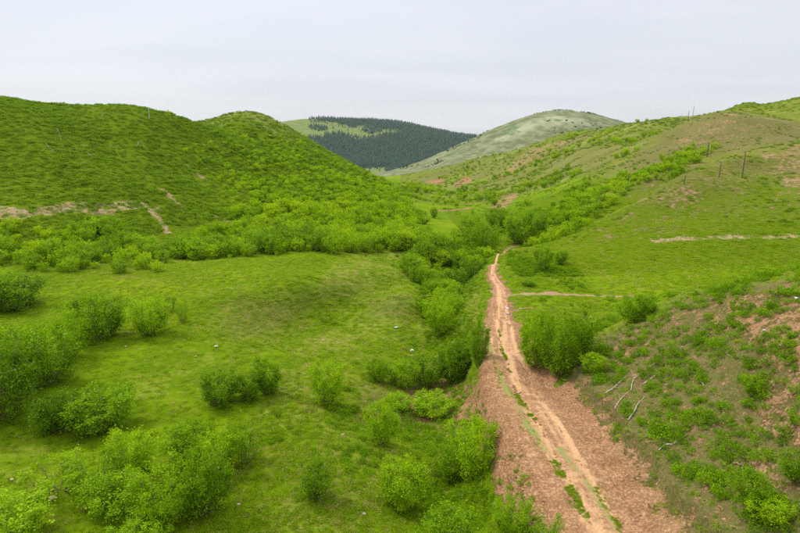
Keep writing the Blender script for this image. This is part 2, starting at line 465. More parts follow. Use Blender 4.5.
class NT:
    """small node-tree writer"""
    def __init__(s, name):
        s.m = bpy.data.materials.new(name); s.m.use_nodes = True
        s.t = s.m.node_tree; s.t.nodes.clear()
        s.out = s.n('ShaderNodeOutputMaterial')
    def n(s, t, **k):
        nd = s.t.nodes.new(t)
        for a, b in k.items(): setattr(nd, a, b)
        return nd
    def put(s, sock, v):
        if v is None: return
        if isinstance(v, bpy.types.NodeSocket): s.t.links.new(v, sock)
        else: sock.default_value = v
    def math(s, op, a, b=None, c=None, clamp=False):
        nd = s.n('ShaderNodeMath', operation=op, use_clamp=clamp)
        s.put(nd.inputs[0], a); s.put(nd.inputs[1], b); s.put(nd.inputs[2], c)
        return nd.outputs[0]
    def mix(s, f, a, b, mode='MIX'):
        nd = s.n('ShaderNodeMix', data_type='RGBA', blend_type=mode)
        s.put(nd.inputs[0], f); s.put(nd.inputs[6], a); s.put(nd.inputs[7], b)
        return nd.outputs[2]
    def noise(s, vec, scale, detail=3, rough=.55, dist=0):
        nd = s.n('ShaderNodeTexNoise'); s.put(nd.inputs['Vector'], vec)
        nd.inputs['Scale'].default_value = scale; nd.inputs['Detail'].default_value = detail
        nd.inputs['Roughness'].default_value = rough; nd.inputs['Distortion'].default_value = dist
        return nd.outputs[0]
    def step(s, x, a, b):
        nd = s.n('ShaderNodeMapRange', interpolation_type='SMOOTHSTEP')
        s.put(nd.inputs[0], x); nd.inputs[1].default_value = a; nd.inputs[2].default_value = b
        return nd.outputs[0]
    def attr(s, name):
        return s.n('ShaderNodeAttribute', attribute_name=name).outputs['Fac']
    def pos(s):
        return s.n('ShaderNodeNewGeometry').outputs['Position']
    def bsdf(s, col, rough=.9, spec=.2, normal=None):
        nd = s.n('ShaderNodeBsdfPrincipled'); s.put(nd.inputs['Base Color'], col)
        s.put(nd.inputs['Roughness'], rough); s.put(nd.inputs['Specular IOR Level'], spec)
        if normal is not None: s.put(nd.inputs['Normal'], normal)
        s.t.links.new(nd.outputs[0], s.out.inputs[0]); return nd
    def bump(s, h, strength=.5, dist=.1):
        nd = s.n('ShaderNodeBump'); s.put(nd.inputs['Height'], h)
        nd.inputs['Strength'].default_value = strength; nd.inputs['Distance'].default_value = dist
        return nd.outputs[0]
def rgb(r, g, b):
    if g > r * 1.12 and g > b * 3:      # fresh spring greens reflect very little blue
        return (r * 1.13, g * 1.09, b * .3, 1)
    return (r, g, b, 1)

# ------------------------------------------------------------------ materials
def leaf_mat(name, c0, c1, c2, trans=.35):
    """c0 dull, c1 main, c2 fresh"""
    t = NT(name)
    info = t.n('ShaderNodeObjectInfo').outputs['Random']
    tint = t.attr('tint')
    big = t.noise(t.pos(), .035, 2)
    f = t.math('ADD', t.math('MULTIPLY', info, .55), t.math('MULTIPLY', tint, .50))
    f = t.math('ADD', f, t.math('MULTIPLY', t.math('SUBTRACT', big, .5), .9), clamp=True)
    r = t.n('ShaderNodeValToRGB'); t.put(r.inputs[0], f)
    e = r.color_ramp.elements
    e[0].position = .1; e[0].color = c0; e[1].position = .95; e[1].color = c2
    m = e.new(.5); m.color = c1
    b = t.n('ShaderNodeBsdfPrincipled'); t.put(b.inputs['Base Color'], r.outputs[0])
    b.inputs['Roughness'].default_value = .6; b.inputs['Specular IOR Level'].default_value = .10
    tr = t.n('ShaderNodeBsdfTranslucent'); t.put(tr.inputs[0], t.mix(1, r.outputs[0], rgb(1.2, 1.15, .5), 'MULTIPLY'))
    mx = t.n('ShaderNodeMixShader'); mx.inputs[0].default_value = trans
    t.t.links.new(b.outputs[0], mx.inputs[1]); t.t.links.new(tr.outputs[0], mx.inputs[2])
    t.t.links.new(mx.outputs[0], t.out.inputs[0])
    return t.m
M = {}
M['leaf'] = leaf_mat('willow_leaves', rgb(.080, .165, .005), rgb(.155, .295, .007), rgb(.270, .440, .013), .40)
M['leaf_thicket'] = leaf_mat('thicket_leaves', rgb(.105, .205, .004), rgb(.195, .340, .006), rgb(.315, .460, .012), .42)
M['leaf_low'] = leaf_mat('low_shrub_leaves', rgb(.080, .165, .005), rgb(.130, .260, .007), rgb(.205, .365, .012), .45)
M['leaf_hill'] = leaf_mat('hill_shrub_leaves', rgb(.076, .150, .004), rgb(.115, .215, .005), rgb(.185, .310, .010), .4)
M['blade'] = leaf_mat('grass_blades', rgb(.115, .210, .007), rgb(.175, .295, .010), rgb(.260, .360, .020), .45)
M['straw'] = leaf_mat('dry_grass_blades', rgb(.31, .28, .06), rgb(.38, .34, .09), rgb(.46, .41, .14), .4)
M['conifer'] = leaf_mat('conifer_needles', (.024, .056, .034, 1), (.032, .070, .042, 1), (.044, .090, .050, 1), .05)  # dark blue-green needles, lightened bluish to put some distance haze into the colour
t = NT('bark'); nb_ = t.noise(t.pos(), 9, 4)
t.bsdf(t.mix(nb_, rgb(.10, .075, .04), rgb(.30, .25, .14)), .85); M['bark'] = t.m
t = NT('bleached_wood'); nb_ = t.noise(t.pos(), 14, 4)
t.bsdf(t.mix(t.step(nb_, .35, .65), rgb(.20, .17, .13), rgb(.50, .46, .40)), .8); M['bleached'] = t.m
t = NT('weathered_pole_wood'); nb_ = t.noise(t.pos(), 3, 4)
t.bsdf(t.mix(nb_, rgb(.055, .045, .030), rgb(.16, .125, .09)), .9); M['pole'] = t.m
t = NT('grey_concrete_post'); nb_ = t.noise(t.pos(), 3, 4)
t.bsdf(t.mix(nb_, rgb(.30, .30, .28), rgb(.5, .5, .47)), .9); M['concrete'] = t.m
t = NT('pale_plastic'); t.bsdf(rgb(.42, .44, .46), .6); M['litter'] = t.m
t = NT('field_stone'); nb_ = t.noise(t.pos(), 6, 4)
t.bsdf(t.mix(nb_, rgb(.22, .16, .11), rgb(.42, .32, .24)), .9); M['stone'] = t.m
t = NT('soil_clods'); info = t.n('ShaderNodeObjectInfo').outputs['Random']
t.bsdf(t.mix(t.math('ADD', t.math('MULTIPLY', info, .6), t.math('MULTIPLY', t.noise(t.pos(), 5, 3), .4)), rgb(.18, .098, .050), rgb(.40, .24, .13)), .95, .1); M['clod'] = t.m

def soil_colour(t, p):
    a = t.noise(p, .8, 5, .65); b = t.noise(p, 5.5, 5, .7)
    c = t.mix(t.step(a, .32, .68), rgb(.255, .135, .066), rgb(.385, .222, .115))
    c = t.mix(t.math('MULTIPLY', t.step(b, .62, .42), .75), c, rgb(.135, .070, .034))
    return t.mix(t.math('MULTIPLY', t.step(b, .55, .72), .5), c, rgb(.48, .30, .165)), b

def ground_mat():
    t = NT('valley_grass_and_soil')
    p = t.pos()
    n_big = t.noise(p, .03, 3, .6); n_mid = t.noise(p, .17, 4, .6); n_s = t.noise(p, .9, 5, .65)
    n_f = t.noise(p, 4.5, 4, .7)
    far1 = t.noise(p, .010, 6, .62); far2 = t.noise(p, .045, 5, .65)
    # green turf
    c = t.mix(t.step(n_mid, .35, .65), rgb(.062, .115, .004), rgb(.105, .172, .005))
    c = t.mix(t.math('MULTIPLY', t.step(n_s, .42, .70), .55), c, rgb(.150, .205, .012))
    c = t.mix(t.math('MULTIPLY', t.step(n_f, .55, .40), .35), c, rgb(.055, .110, .006))
    c = t.mix(t.math('MULTIPLY', t.step(n_big, .56, .38), .28), c, rgb(.052, .100, .004))
    c = t.mix(t.math('MULTIPLY', t.step(n_big, .52, .68), .40), c, rgb(.165, .200, .012))
    # lush herbs
    hf = t.step(t.math('ADD', t.attr('herb'), t.math('MULTIPLY', t.math('SUBTRACT', n_s, .5), 1.2)), .4, .65)
    c = t.mix(hf, c, t.mix(n_f, rgb(.045, .078, .004), rgb(.095, .145, .005)))
    # dry straw
    dn = t.math('ADD', t.math('MULTIPLY', t.math('SUBTRACT', n_mid, .5), 1.0), t.math('MULTIPLY', t.math('SUBTRACT', n_s, .5), 1.3))
    df = t.math('MULTIPLY', t.step(t.math('ADD', t.attr('dry'), dn), .30, .85), .8)
    c = t.mix(df, c, t.mix(n_f, rgb(.135, .135, .022), rgb(.250, .228, .060)))
    # olive hill vegetation further away
    c = t.mix(t.attr('olive'), c, t.mix(t.step(far2, .35, .65), rgb(.085, .110, .022), rgb(.160, .175, .045)))
    # pale stony steppe far off
    pf = t.mix(t.step(far2, .40, .62), (.098, .112, .052, 1), (.170, .180, .098, 1))
    pf = t.mix(t.step(t.math('ADD', t.attr('rock'), t.math('MULTIPLY', t.math('SUBTRACT', far1, .5), 1.6)), .35, .7), pf, t.mix(far2, rgb(.17, .19, .10), rgb(.31, .31, .21)))
    pf = t.mix(t.math('MULTIPLY', t.step(t.noise(p, .022, 6, .7), .56, .64), .8), pf, rgb(.075, .125, .045))
    c = t.mix(t.attr('pale'), c, pf)
    c = t.mix(t.attr('litter'), c, t.mix(t.step(t.math('ADD', t.math('MULTIPLY', n_f, .6), t.math('MULTIPLY', n_s, .4)), .38, .62), rgb(.060, .062, .016), rgb(.165, .130, .055)))
    c = t.mix(t.attr('forest'), c, rgb(.028, .045, .020))
    # bare soil
    sc, sb = soil_colour(t, p)
    sc = t.mix(t.attr('tan'), sc, t.mix(n_f, rgb(.20, .150, .070), rgb(.36, .275, .155)))
    sn = t.math('ADD', t.math('MULTIPLY', t.math('SUBTRACT', n_s, .5), 1.5), t.math('ADD', t.math('MULTIPLY', t.math('SUBTRACT', n_f, .5), 1.0), t.math('MULTIPLY', t.math('SUBTRACT', n_mid, .5), .9)))
    ef = t.step(t.math('ADD', t.attr('earth'), sn), .42, .62)
    c = t.mix(ef, c, sc)
    h = t.math('ADD', t.math('MULTIPLY', n_s, .6), t.math('MULTIPLY', n_f, .40))
    vo = t.n('ShaderNodeTexVoronoi'); t.put(vo.inputs['Vector'], p); vo.inputs['Scale'].default_value = 5
    h = t.math('ADD', h, t.math('MULTIPLY', t.math('MULTIPLY', vo.outputs[0], ef), .35))
    t.bsdf(c, .95, .03, t.bump(h, .9, .30))
    return t.m
M['ground'] = ground_mat()

def road_mat():
    t = NT('rutted_dirt'); p = t.pos()
    sc, sb = soil_colour(t, p)
    n1 = t.noise(p, 1.4, 5, .65); n2 = t.noise(p, 7, 4, .7)
    w = t.mix(t.step(n2, .35, .65), rgb(.36, .200, .100), rgb(.47, .295, .158))
    sc = t.mix(t.step(t.math('ADD', t.attr('worn'), t.math('MULTIPLY', t.math('SUBTRACT', n1, .5), 1.1)), .35, .75), sc, w)
    gf = t.step(t.math('ADD', t.attr('green'), t.math('ADD', t.math('MULTIPLY', t.math('SUBTRACT', n1, .5), .9), t.math('MULTIPLY', t.math('SUBTRACT', n2, .5), .9))), .42, .62)
    sc = t.mix(gf, sc, t.mix(n2, (.120, .145, .030, 1), (.240, .250, .080, 1)))
    vo = t.n('ShaderNodeTexVoronoi'); t.put(vo.inputs['Vector'], p); vo.inputs['Scale'].default_value = 6
    h = t.math('ADD', t.math('MULTIPLY', n2, .35), t.math('MULTIPLY', vo.outputs[0], .25))
    t.bsdf(sc, .95, .08, t.bump(h, .8, .15))
    return t.m
M['road'] = road_mat()

# ------------------------------------------------------------------ ground regions
def reg(U, V, Y, poly, f, y0=0, y1=1e9, nx=None):
    """feathered membership of a surveyed region"""
    Yr = Y.ravel()
    m = (Yr > y0) & (Yr < y1)
    o = np.zeros(U.size)
    if m.any():
        o[m] = sstep(-f, f, poly_sd(U.ravel()[m], V.ravel()[m], poly))
    return o.reshape(U.shape)
def wob(X, Y, U, V, amp, sc):
    k = amp
    return U + k * fbm(X / sc, Y / sc, 41, 3), V + .6 * k * fbm(X / sc, Y / sc, 47, 3)

PU, PV = proj(GX, GY, GZ)
WU, WV = wob(GX, GY, PU, PV, 10, 6)
BU, BV = wob(GX, GY, PU, PV, 6, 60)
front = GY > 8
A_ = {k: np.zeros(GX.shape) for k in ('earth', 'dry', 'herb', 'olive', 'pale', 'rock', 'tan', 'litter', 'forest')}
def add(k, poly, f, val, y0=8, y1=1e9, far=False):
    r = reg(BU if far else WU, BV if far else WV, GY, poly, f, y0, y1)
    A_[k] = np.maximum(A_[k], r * val)
def line_attr(k, L, w, val):
    d, s, p = line_dist(GX, GY, L)
    d = d.reshape(GX.shape) + w * .9 * fbm(GX / (w * 1.5), GY / (w * 1.5), 51, 3)
    A_[k] = np.maximum(A_[k], sstep(w * 1.2, w * .4, d) * val)
# road shoulders and banks
rd, rs, rp = line_dist(GX, GY, ROAD); rd = rd.reshape(GX.shape); rs = rs.reshape(GX.shape)
rhw = half_width(GY)
RDX = rd + .9 * fbm(GX / 1.5, GY / 1.5, 61, 3)
shw = np.interp(GY, [30, 45, 58, 68], [2.7, 2.4, .9, .4])
shw = np.where(rs < 0, np.minimum(shw, np.interp(GY, [28, 36], [.7, 2.6])), np.minimum(shw, np.interp(GY, [28, 40], [2.0, 2.7])))
sh = sstep(rhw + shw, rhw + shw * .3, RDX) * sstep(82, 66, GY)
A_['earth'] = np.maximum(A_['earth'], sh * np.where(rs > 0, 1.05, .92))
A_['earth'] = np.maximum(A_['earth'], sstep(rhw + 1.2, rhw * .6, RDX) * sstep(122, 108, GY) * .9)
add('earth', [(482, 378), (494, 352), (520, 400), (570, 560), (530, 560), (492, 490), (484, 460), (478, 420)], 8, .72, 15, 75)
add('earth', [(400, 385), (450, 372), (486, 392), (486, 430), (440, 425), (405, 425)], 10, .60, 30, 75)
add('earth', [(560, 350), (640, 318), (700, 295), (830, 270), (900, 560), (640, 560), (600, 450), (565, 400)], 10, .40, 12, 62)
add('litter', [(550, 350), (640, 316), (700, 293), (830, 268), (900, 560), (640, 560), (600, 450), (565, 400)], 10, .90, 12, 64)
add('tan', [(550, 350), (640, 316), (700, 293), (830, 268), (900, 560), (680, 560), (620, 450), (585, 400)], 10, .15, 12, 62)
add('dry', [(560, 350), (640, 318), (700, 295), (830, 270), (900, 560), (640, 560), (600, 450), (565, 400)], 10, .55, 12, 62)
add('earth', [(720, 300), (830, 275), (830, 370), (770, 375), (730, 345)], 12, .58, 12, 62)
add('earth', [(745, 375), (800, 375), (820, 440), (760, 440)], 12, .60, 12, 62)
add('earth', [(565, 352), (620, 333), (650, 345), (620, 365), (585, 378)], 8, .6, 30, 66)
add('earth', [(595, 430), (640, 440), (700, 533), (640, 560)], 12, .62, 12, 60)
add('earth', [(715, 455), (770, 455), (775, 480), (730, 490)], 10, .60, 12, 60)
line_attr('earth', SIDE, 1.1, .85); line_attr('earth', line_px([(503, 253), (508, 249), (514, 247), (519, 245)], base_z, 8), 1.0, .7); line_attr('earth', SIDE2, .7, .8)
line_attr('earth', SCAR_L, 5.5, .55); line_attr('earth', SCAR_R, 1.8, .58)
line_attr('tan', SCAR_L, 6, 1); line_attr('tan', SCAR_R, 4, 1); line_attr('tan', SIDE, 1.5, .7)
for pts, w, v_ in [([(145, 205), (158, 218), (166, 232)], 1.2, .7), ([(186, 165), (198, 174), (206, 180)], 1.3, .6), ([(160, 187), (172, 198), (184, 208)], 1.5, .55),
                   ([(212, 214), (225, 220), (236, 226)], 1.2, .6), ([(280, 186), (290, 191), (300, 195)], 1.4, .5)]:
    line_attr('earth', line_px(pts, gz, 8, 60), w, v_); line_attr('tan', line_px(pts, gz, 8, 60), w * 2, .8)
nsl = ((rs > 0) & (RDX > rhw + 1.2) & (GX > 10)) * sstep(66, 58, GY + 0 * GX) * sstep(-12, -4, GY)
out_ = nsl * sstep(820, 870, PU)
A_['litter'] = np.maximum(A_['litter'], out_ * .9); A_['earth'] = np.maximum(A_['earth'], out_ * .45)
# ridge B and the spur
add('earth', [(690, 118), (720, 108), (830, 118), (830, 220), (700, 225), (620, 215), (640, 165)], 14, .34, 95, 320)
add('earth', [(655, 190), (700, 182), (705, 200), (680, 212), (655, 205)], 7, .50, 95, 200)
add('earth', [(758, 150), (830, 135), (830, 205), (785, 190), (765, 175)], 9, .50, 95, 230)
add('olive', [(690, 117), (716, 108), (800, 118), (860, 120), (860, 145), (760, 146), (690, 165), (620, 185), (585, 195), (640, 150)], 7, .9, 200, 330)
line_attr('earth', line_px([(722, 114), (745, 116), (770, 119), (800, 123)], gz, 8, 200), 2.0, .75)
add('earth', [(690, 128), (720, 114), (775, 122), (740, 142), (700, 150), (660, 150)], 8, .44, 200, 320)
add('earth', [(560, 210), (600, 180), (640, 158), (620, 190), (590, 205)], 8, .42, 160, 300)
add('tan', [(500, 100), (900, 90), (900, 250), (500, 250)], 10, .45, 100, 900)
# slope C scarps
add('olive', [(660, 118), (700, 118), (700, 150), (640, 160), (560, 190), (500, 200), (430, 190), (410, 178), (520, 145)], 10, .85, 280, 1000, True)
add('earth', [(426, 182), (441, 178), (443, 186), (428, 186)], 3, .9, 250, 1000, True)
add('earth', [(452, 186), (462, 178), (470, 179), (470, 184), (456, 189)], 3, .9, 250, 1000, True)
add('earth', [(495, 178), (512, 158), (530, 147), (560, 138), (588, 133), (556, 150), (530, 164), (503, 183)], 4, .55, 250, 1000, True)
add('earth', [(488, 208), (505, 196), (525, 190), (518, 202), (500, 214)], 4, .6, 150, 600, True)
line_attr('earth', line_px([(438, 211), (455, 210), (470, 208)], gz, 8, 150), 2.0, .8)
# meadow dryness
A_['dry'] += (.42 + .35 * fbm(GX / 13, GY / 13, 181, 3)) * sstep(20, 60, GY) * sstep(160, 120, GY) * (rs < 0) * (rd > 3)
add('dry', [(210, 300), (290, 295), (330, 330), (300, 345), (230, 345)], 16, .5, 20, 140)
add('dry', [(360, 300), (400, 292), (425, 310), (405, 335), (375, 325)], 10, .52, 20, 140)
add('earth', [(370, 310), (395, 300), (405, 318), (385, 328)], 7, .32, 20, 140)
add('earth', [(215, 318), (245, 310), (262, 330), (235, 338)], 8, .24, 20, 140)
add('dry', [(260, 400), (340, 390), (400, 430), (390, 540), (260, 540), (300, 440)], 20, .42, 20, 140)
add('dry', [(120, 360), (200, 340), (260, 360), (220, 400), (130, 400)], 20, .40, 20, 140)
add('dry', [(0, 440), (50, 440), (80, 500), (60, 533), (0, 500)], 20, .35, 20, 140)
add('earth', [(352, 395), (392, 388), (408, 402), (396, 420), (360, 412)], 8, .30, 20, 140)
add('herb', [(0, 210), (240, 210), (240, 262), (200, 275), (140, 285), (60, 275), (0, 262)], 10, .7, 90, 400)
add('herb', [(395, 375), (480, 375), (500, 533), (400, 560)], 14, .50, 20, 120)
add('herb', [(480, 225), (500, 270), (460, 345), (425, 345), (405, 250)], 10, .6, 40, 200)
lh = (GX < 0) & (GZ > 4) & (GY > 100) & (GY < 500)
A_['herb'] = np.maximum(A_['herb'], lh * .8 * sstep(4, 7, GZ))
A_['dry'] += lh * (-.2)
rh = (GX > 20) & (GY > 90) & (GY < 520)
A_['dry'] += rh * (.12 * sstep(2, 6, GZ) + .45 * sstep(9, 19, GZ))
A_['herb'] = np.maximum(A_['herb'], rh * .22)
add('litter', [(200, 322), (240, 303), (290, 292), (335, 286), (388, 280), (378, 292), (330, 300), (290, 318), (265, 338), (222, 340)], 18, .36, 20, 140)  # dry brown band; shade of the hollow's slope is partly put into its colour
add('litter', [(372, 300), (400, 292), (414, 305), (400, 322), (378, 320)], 9, .4, 20, 140)
add('litter', [(350, 385), (400, 380), (470, 385), (480, 440), (440, 450), (380, 425)], 14, .55, 20, 140)
A_['litter'] = np.maximum(A_['litter'], rh * .50 * sstep(7, 16, GZ) * sstep(430, 330, GY) * (.7 + .9 * fbm(GX / 16, GY / 16, 191, 3)))
add('litter', [(690, 117), (716, 108), (800, 118), (860, 120), (860, 145), (760, 146), (690, 165), (620, 185), (585, 195), (640, 150)], 7, .7, 200, 330)
add('earth', [(560, 242), (640, 196), (720, 157), (830, 145), (830, 225), (700, 228), (640, 250)], 12, .30, 95, 220)
A_['herb'] = np.maximum(A_['herb'], rh * .85 * sstep(300, 200, GY))
A_['litter'] = np.maximum(A_['litter'], ((GY > 300) & (GY < 950) & (GX > 0) & ~((GX > 280) & (GY > 400))) * (.30 + .6 * fbm(GX / 60, GY / 60, 193, 4)))
# summit behind the left hill is drier
add('olive', [(190, 125), (215, 112), (255, 105), (300, 130), (280, 140), (240, 132)], 8, .75, 320, 600, True)
# far country
A_['pale'] = sstep(900, 1050, GY) * sstep(1750, 1650, GY) * 1.0
add('rock', [(495, 140), (520, 122), (560, 116), (600, 122), (590, 128), (560, 127), (520, 134), (500, 142)], 8, .62, 1000, 1700, True)
A_['pale'] = np.maximum(A_['pale'], sstep(1700, 1900, GY) * .55)
A_['pale'] = np.maximum(A_['pale'], ((GY > 520) & (GX > 300) & (GY < 900)) * .10)
A_['rock'] += (GY > 1000) * .08
A_['herb'] = np.maximum(A_['herb'], ((GY > 400) & (GY < 900) & (GX > 280)) * 1.0)
line_attr('rock', line_px([(345, 125), (360, 126), (375, 127), (390, 129)], gz, 8, 1500), 25, 1.0)

FP = [(296, 145), (318, 139), (333, 132), (350, 135), (362, 139), (385, 135), (398, 130), (378, 128), (352, 126), (330, 122), (312, 120), (330, 117), (500, 125), (500, 180), (400, 180), (385, 168), (340, 168), (290, 165)]
fu, fv = wob(GX, GY, PU, PV, 6, 90)
A_['forest'] = sstep(-1, 1.5, poly_sd(fu, fv, FP)).reshape(GX.shape) * (GY > 1750) * .9
# ------------------------------------------------------------------ ground objects
idx = np.arange(NA * NB).reshape(NB, NA)
Q = np.stack([idx[:-1, :-1], idx[:-1, 1:], idx[1:, 1:], idx[1:, :-1]], -1).reshape(-1, 4)
# grid normals shared across the seams
dZa_x = np.gradient(GX, axis=1); dZa_z = np.gradient(GZ, axis=1)
tb = np.stack([np.gradient(GX, axis=0), np.gradient(GY, axis=0), np.gradient(GZ, axis=0)], -1)
ta = np.stack([dZa_x, np.zeros_like(dZa_x), dZa_z], -1)
NRM = np.cross(ta, tb).reshape(-1, 3); NRM /= np.linalg.norm(NRM, axis=1, keepdims=True)
zone = np.zeros(GX.shape, int)
wn1 = 4 * fbm(GX / 14, GY / 14, 71, 3)
zone[(GX < 0) & (base_z(GX, GY) + wn1 * .3 > 3.6) & (GY > 95)] = 1
zone[(GX > 25) & (GY > 85) & (GY + wn1 * 2 > 98)] = 2
zone[(rs > 0) & (RDX > rhw + 2.0) & (GY < 64) & (GY > -5)] = 3
zone[(GY > 235 + wn1) & (GX > 20)] = 2
zone[(GX > 0) & (GY > 560)] = 4
zone[(GY > 950) & (GX > -100)] = 5
zone[GY > 1750] = 6
zone[(GY <= 1750) & (GY > 560) & (GX <= 0)] = 1
ZN = {0: 'valley_ground', 1: 'left_hill', 2: 'right_hill', 3: 'near_right_slope', 4: 'side_valley_hill', 5: 'pale_hill', 6: 'far_mountain'}
zq = zone.ravel()[Q[:, 0]]
PV3 = np.stack([GX, GY, GZ], -1).reshape(-1, 3)
for z_, nm in ZN.items():
    q = Q[zq == z_]
    if not len(q): continue
    used, inv = np.unique(q, return_inverse=True)
    me = mesh_from(nm, PV3[used], inv.reshape(-1, 4), [M['ground']], smooth=True)
    for k, a in A_.items():
        attr(me, k, np.clip(a.ravel()[used], -1, 1.2))
    me.normals_split_custom_set_from_vertices(NRM[used].astype(np.float32))
    link(nm, me, kind='structure', label={
        0: 'grassy valley floor with a gully running through it', 1: 'steep green hill covered in low scrub beside the meadow',
        2: 'grassy hill with bare patches and a spur running down to the track', 3: 'scrubby slope of bare brown soil rising beside the dirt track',
        4: 'long green hillside closing the valley behind', 5: 'pale rounded hill of dry steppe behind the valley', 6: 'distant mountain with dark conifer forest'}[z_])

# dirt road sheet laid on the graded strip
def build_road():
    seg = np.hypot(*np.diff(ROAD, axis=0).T); S = np.concatenate([[0], np.cumsum(seg)])
    keep = np.interp(np.arange(0, S[-1], .22), S, np.arange(len(S)))
    s = np.arange(0, S[-1], .22)
    cx = np.interp(s, S, ROAD[:, 0]); cyy = np.interp(s, S, ROAD[:, 1])
    ok = cyy > 14
    cx, cyy, s = cx[ok], cyy[ok], s[ok]
    k = np.ones(9) / 9
    cx = np.convolve(np.pad(cx, 4, 'edge'), k, 'valid'); cyy = np.convolve(np.pad(cyy, 4, 'edge'), k, 'valid')
    tx = np.gradient(cx); ty = np.gradient(cyy); l = np.hypot(tx, ty); nx, ny = ty / l, -tx / l
    T = np.linspace(-1.25, 1.25, 75)
    hw = half_width(cyy)
    X = cx[:, None] + nx[:, None] * T * hw[:, None]; Y = cyy[:, None] + ny[:, None] * T * hw[:, None]
    W = T[None, :] * hw[:, None]
    Z = gz(X.ravel(), Y.ravel()).reshape(X.shape)
    edge = sstep(.72, 1.2, np.abs(T))[None, :] 
    no = fbm(X / 1.1, Y / 1.1, 81, 4); no2 = fbm(X / .35, Y / .35, 83, 3); no3 = fbm(X / 3.0, Y / 3.0, 85, 3)
    wander = .25 * fbm(s / 9, s * 0, 87, 2)[:, None] * hw[:, None] / 3
    gauge = np.minimum(.80, hw * .45)[:, None]
    off = (.12 * hw)[:, None] + wander
    rut = np.exp(-((np.abs(W - off) - gauge) / .24) ** 2)
    off2 = (-.52 * hw)[:, None] + wander
    rut2 = np.exp(-((np.abs(W - off2) - gauge * .6) / .2) ** 2) * sstep(70, 55, Y)
    stk = fbm(W * 2.2, s[:, None] / 7 + W * 0, 89, 4)
    Z = Z + .075 + no * .05 + no2 * .022 - .07 * rut - .05 * rut2 + .04 * stk + .05 * np.exp(-((W - off) / .35) ** 2)
    Z = Z - edge * .22 - sstep(.9, 1.25, np.abs(T))[None, :] * .25
    worn = np.clip(.12 + .45 * stk + .42 * np.exp(-((W - off) / (hw[:, None] * .75)) ** 2) + .25 * rut, 0, 1)
    green = np.zeros(X.shape)
    for pts, w, v_ in GRASS_LINES:
        L = line_px(pts, gz, 8, 15)
        d, sg_, p_ = line_dist(X, Y, L); d = d.reshape(X.shape)
        green = np.maximum(green, sstep(w * 2.0, w * .2, d + .5 * w * no) * v_ * (.66 + .35 * no3))
    green = np.maximum(green, .28 * sstep(75, 95, Y) * np.exp(-((W - off) / .3) ** 2))
    nr, nc = X.shape
    I = np.arange(nr * nc).reshape(nr, nc)
    F = np.stack([I[:-1, :-1], I[:-1, 1:], I[1:, 1:], I[1:, :-1]], -1).reshape(-1, 4)
    me = mesh_from('dirt_road', np.stack([X, Y, Z], -1).reshape(-1, 3), F, [M['road']], smooth=True)
    attr(me, 'worn', worn); attr(me, 'green', green)
    link('dirt_road', me, kind='structure', label='rutted reddish dirt track with grass strips running up the valley')
GRASS_LINES = [([(490, 345), (497, 368), (510, 395), (524, 420), (536, 438), (546, 452)], .42, .9),
               ([(553, 462), (565, 482), (582, 508), (600, 540)], .26, .70),
               ([(560, 450), (578, 473), (596, 498), (625, 540)], .40, .9),
               ([(500, 330), (503, 350), (510, 372)], .16, .5), ([(516, 395), (530, 415), (542, 432)], .16, .5)]
build_road()

# ------------------------------------------------------------------ plant builders
def tube(P, R, sides=5):
    P = np.asarray(P, float); n = len(P)
    d = np.gradient(P, axis=0); d /= np.linalg.norm(d, axis=1, keepdims=True) + 1e-9
    up = np.where(np.abs(d[:, 2:3]) > .9, np.array([[1., 0, 0]]), np.array([[0, 0, 1.]]))
    a = np.cross(d, up); a /= np.linalg.norm(a, axis=1, keepdims=True); b = np.cross(d, a)
    an = np.arange(sides) * 2 * math.pi / sides
    V = (P[:, None, :] + (a[:, None, :] * np.cos(an)[None, :, None] + b[:, None, :] * np.sin(an)[None, :, None]) * np.asarray(R)[:, None, None]).reshape(-1, 3)
    I = np.arange(n * sides).reshape(n, sides); J = np.roll(I, -1, 1)
    F = np.stack([I[:-1], J[:-1], J[1:], I[1:]], -1).reshape(-1, 4)
    V = np.vstack([V, P[-1:] + d[-1:] * R[-1]]); tip = len(V) - 1
    F2 = np.stack([I[-1], J[-1], np.full(sides, tip)], -1)
    return V, F, F2
def leaves(P, size, r, droop=0.0, ar=.5):
    """rhombic leaf faces at P"""
    n = len(P)
    d = r.normal(size=(n, 3)); d[:, 2] = d[:, 2] * .8 + .25 - droop; d /= np.linalg.norm(d, axis=1, keepdims=True)
    e = np.cross(d, r.normal(size=(n, 3))); e /= np.linalg.norm(e, axis=1, keepdims=True)
    L = (size * r.uniform(.6, 1.4, n))[:, None]; W = L * ar
    nn = np.cross(d, e)
    V = np.stack([P, P + d * L * .5 + e * W * .5 + nn * L * .08, P + d * L, P + d * L * .5 - e * W * .5 + nn * L * .08], 1).reshape(-1, 3)
    return V, np.arange(n * 4).reshape(n, 4)
